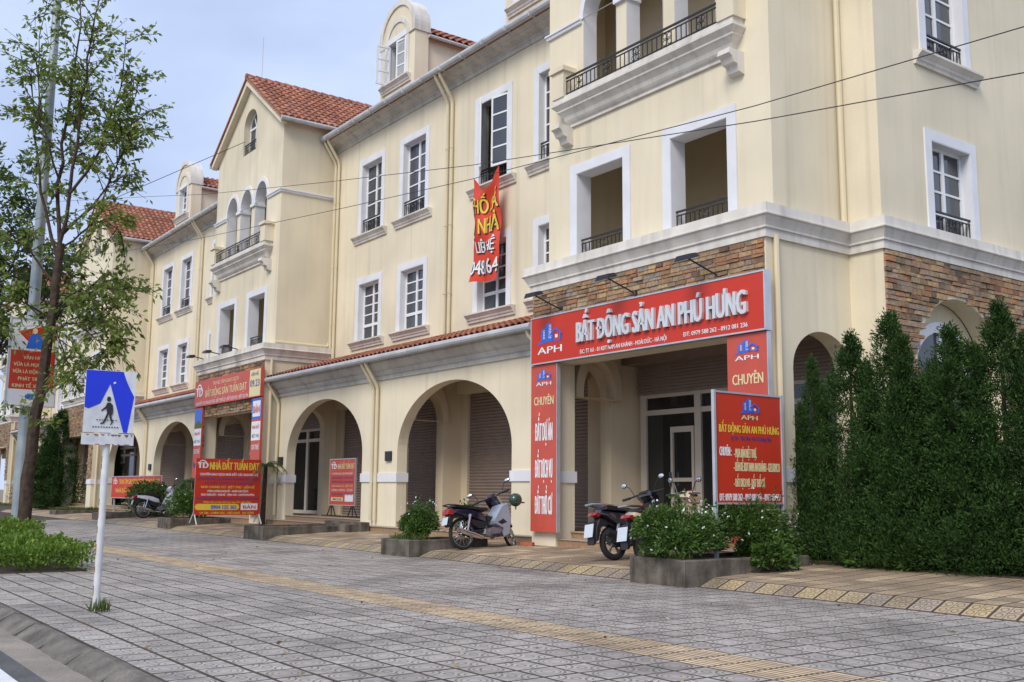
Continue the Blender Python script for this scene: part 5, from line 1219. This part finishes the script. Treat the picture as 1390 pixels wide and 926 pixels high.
def scooter(label, loc, rz, lean, scale, body, steer, group):
    T = thing('scooter', label, 'scooter', loc, rz, group, local=True); T.rotation_euler = (lean, 0, rz); T.scale = (scale,)*3
    r = .27; wb = 1.27
    wheel(T, 0, r, r, .075, 'alloy'); F = [wheel(T, wb, r, r, .065, 'alloy')]
    P = lambda name, m, bm, sm=False: bm.build(name, m, T, sm)
    P('tail_body', body, MB().slab([(-.36, .72), (-.3, .78), (0, .76), (.3, .74), (.48, .6), (.5, .34), (.38, .32), (.28, .44), (.1, .52), (-.12, .58)], .15, .3), True)
    P('seat', M['seat'], MB().slab([(-.28, .775), (-.22, .83), (.1, .83), (.3, .78), (.5, .78), (.58, .72), (.48, .7), (.2, .74)], .15, .14), True)
    P('grab_rail', M['chrome'], MB().tube([(.0, .15, .82), (-.25, .14, .85), (-.42, .08, .86), (-.42, -.08, .86), (-.25, -.14, .85), (0, -.15, .82)], .017, 8), True)
    P('tail_light', M['tail'], MB().slab([(-.42, .69), (-.39, .735), (-.3, .74), (-.26, .69), (-.32, .65)], .1, .3), True)
    P('rear_mudguard', M['bplas'], MB().slab([(-.42, .3), (-.4, .5), (-.3, .66), (-.1, .62), (.1, .54), (.1, .48), (-.14, .56), (-.3, .5), (-.38, .29)], .08, .1), True)
    P('number_plate', M['plate'], MB().add([(-.5, -.1, .36), (-.5, .1, .36), (-.45, .1, .56), (-.45, -.1, .56), (-.508, -.1, .36), (-.508, .1, .36), (-.458, .1, .56), (-.458, -.1, .56)], [(0, 1, 2, 3), (7, 6, 5, 4), (0, 4, 5, 1), (2, 6, 7, 3), (1, 5, 6, 2), (3, 7, 4, 0)]))
    P('plate_bracket', M['bplas'], MB().slab([(-.44, .5), (-.42, .6), (-.36, .6), (-.34, .5), (-.42, .24), (-.47, .24)], .075, .1))
    P('engine', M['bplas'], MB().slab([(-.06, .36), (.1, .44), (.45, .42), (.5, .3), (.35, .2), (.05, .2), (-.06, .26)], .13, .2), True)
    P('exhaust', M['bplas'], MB().tube([(.42, -.15, .28), (.25, -.18, .3), (-.1, -.2, .36), (-.28, -.2, .42)], [.04, .075, .078, .05], 14), True)
    P('shock_absorber', M['rim'], MB().tube([(-.02, .12, .3), (.06, .12, .6)], .03, 8).tube([(-.02, -.12, .3), (.06, -.12, .6)], .03, 8))
    P('floor_board', M['bplas'], MB().slab([(.44, .36), (.92, .34), (1.0, .5), (1.04, .48), (.96, .26), (.48, .26)], .17, .08), True)
    P('leg_shield', body, MB().slab([(.92, .34), (.86, .62), (.84, .9), (.94, .94), (1.08, .8), (1.14, .6), (1.06, .4), (1.0, .32)], .19, .3), True)
    F.append(P('front_mudguard', body, MB().slab([(wb-.26, .46), (wb-.1, .58), (wb+.1, .58), (wb+.28, .42), (wb+.22, .4), (wb+.06, .52), (wb-.1, .52)], .085, .2), True))
    F.append(P('fork', M['rim'], MB().tube([(1.03, .08, .7), (wb, .08, r)], .024, 8).tube([(1.03, -.08, .7), (wb, -.08, r)], .024, 8)))
    F.append(P('handlebar_cover', body, MB().slab([(.78, 1.0), (.84, 1.09), (.98, 1.1), (1.1, .98), (1.06, .88), (.92, .88)], .14, .3), True))
    F.append(P('dash', M['mirror'], MB().slab([(.8, 1.05), (.86, 1.1), (.95, 1.11), (.9, 1.04)], .09, .2), True))
    F.append(P('handlebar', M['bplas'], MB().tube([(.8, .37, 1.02), (.86, .15, 1.05), (.86, -.15, 1.05), (.8, -.37, 1.02)], .016, 8).tube([(.79, .4, 1.02), (.82, .26, 1.03)], .022, 8).tube([(.79, -.4, 1.02), (.82, -.26, 1.03)], .022, 8)))
    F.append(P('brake_lever', M['chrome'], MB().tube([(.88, .2, 1.06), (.87, .38, 1.05)], .009, 5).tube([(.88, -.2, 1.06), (.87, -.38, 1.05)], .009, 5)))
    for s in (-1, 1):
        F.append(P('mirror', M['bplas'], MB().tube([(.86, s*.2, 1.06), (.86, s*.27, 1.2), (.86, s*.33, 1.24)], .007, 5).ball((.862, s*.38, 1.26), .018, .06, .044)))
        F.append(P('mirror_glass', M['mirror'], MB().ball((.851, s*.38, 1.26), .01, .051, .036)))
    for o in F: spin(o, steer, 1.02)
    P('side_stand', M['bplas'], MB().tube([(.4, .14, .26), (.34, .3, .0)], .014, 6))
    return T
BG = 'motorbikes parked on the forecourt'
underbone('dark violet motorbike with silver leg shield, leaning before the nearer arcade', (-17.62, 11.62, zf(11.62)), R(90), R(-9), 1.12, M['purple'], M['silver'], R(38), BG)
scooter('black scooter with chrome grab rail and white number plate beside the porch steps', (-13.5, 12.0, zf(12)), R(91), R(-8), 1.1, M['bpaint'], R(12), BG)
scooter('beige scooter half hidden behind the nearest flowering bush', (-12.4, 11.75, zf(11.75)), R(92), R(-7), 1.1, M['beige'], R(-14), BG)
underbone('far white motorbike in front of the dark hedge', (-41.2, 12.3, zf(12.3)), R(88), R(-9), 1.2, M['wpaint'], M['wpaint'], R(20), BG)
T = thing('helmet', 'dark green helmet hooked on the handlebar of the dark violet motorbike', 'helmet', (-17.5, 12.82, 1.14), R(20), local=True)
b = MB().ball((0, 0, 0), .13, .155, .14, 16, 10); b.build('shell', M['helmet'], T, True); MB().tube([(.1, -.1, -.06), (.02, -.02, -.2), (-.1, .1, -.06)], .008, 5).build('strap', M['bplas'], T)
MB().slab([(-.02, -.02), (.15, -.04), (.16, -.07), (0, -.06)], .12, .1).build('peak', M['helmet'], T)
for k, (x, y, rz, lab) in enumerate(((-17.3, 13.02, .4, 'loose orange brick nearer the red column panel'), (-17.52, 13.08, 1.2, 'loose orange brick just behind the motorbike front wheel'))):
    T = thing('brick', lab, 'brick', (x, y, zf(y)), rz, 'loose bricks', local=True)
    b = MB(); b.box(-.11, .11, -.055, .055, 0, .07)
    for i in range(3): b.box(-.111+.0, .111, -.03+i*.022, -.02+i*.022, .072, .075)
    b.build('clay', M['brick'], T)

g = np.random.default_rng(77); n = 260; P = np.stack([g.uniform(-30, -2, n), g.uniform(2.5, 12.5, n), np.zeros(n)], 1); P[:, 2] = np.where(P[:, 1] > YR1, zf(P[:, 1]), .0)+.006
P = P[(P[:, 1] < 10.8) | (P[:, 1] > 11.2)]; D = np.stack([g.normal(0, 1, len(P)), g.normal(0, 1, len(P)), np.full(len(P), .05)], 1)
V, F = leaves(P, D, .06, .5, 0, .15, 3); o = put('fallen_leaves', leaf_mesh('fallen_leaves', V, F, M['litter'])); o['label'] = 'scattered dry leaves and bits on the pavement'; o['category'] = 'litter'; stuff(o)
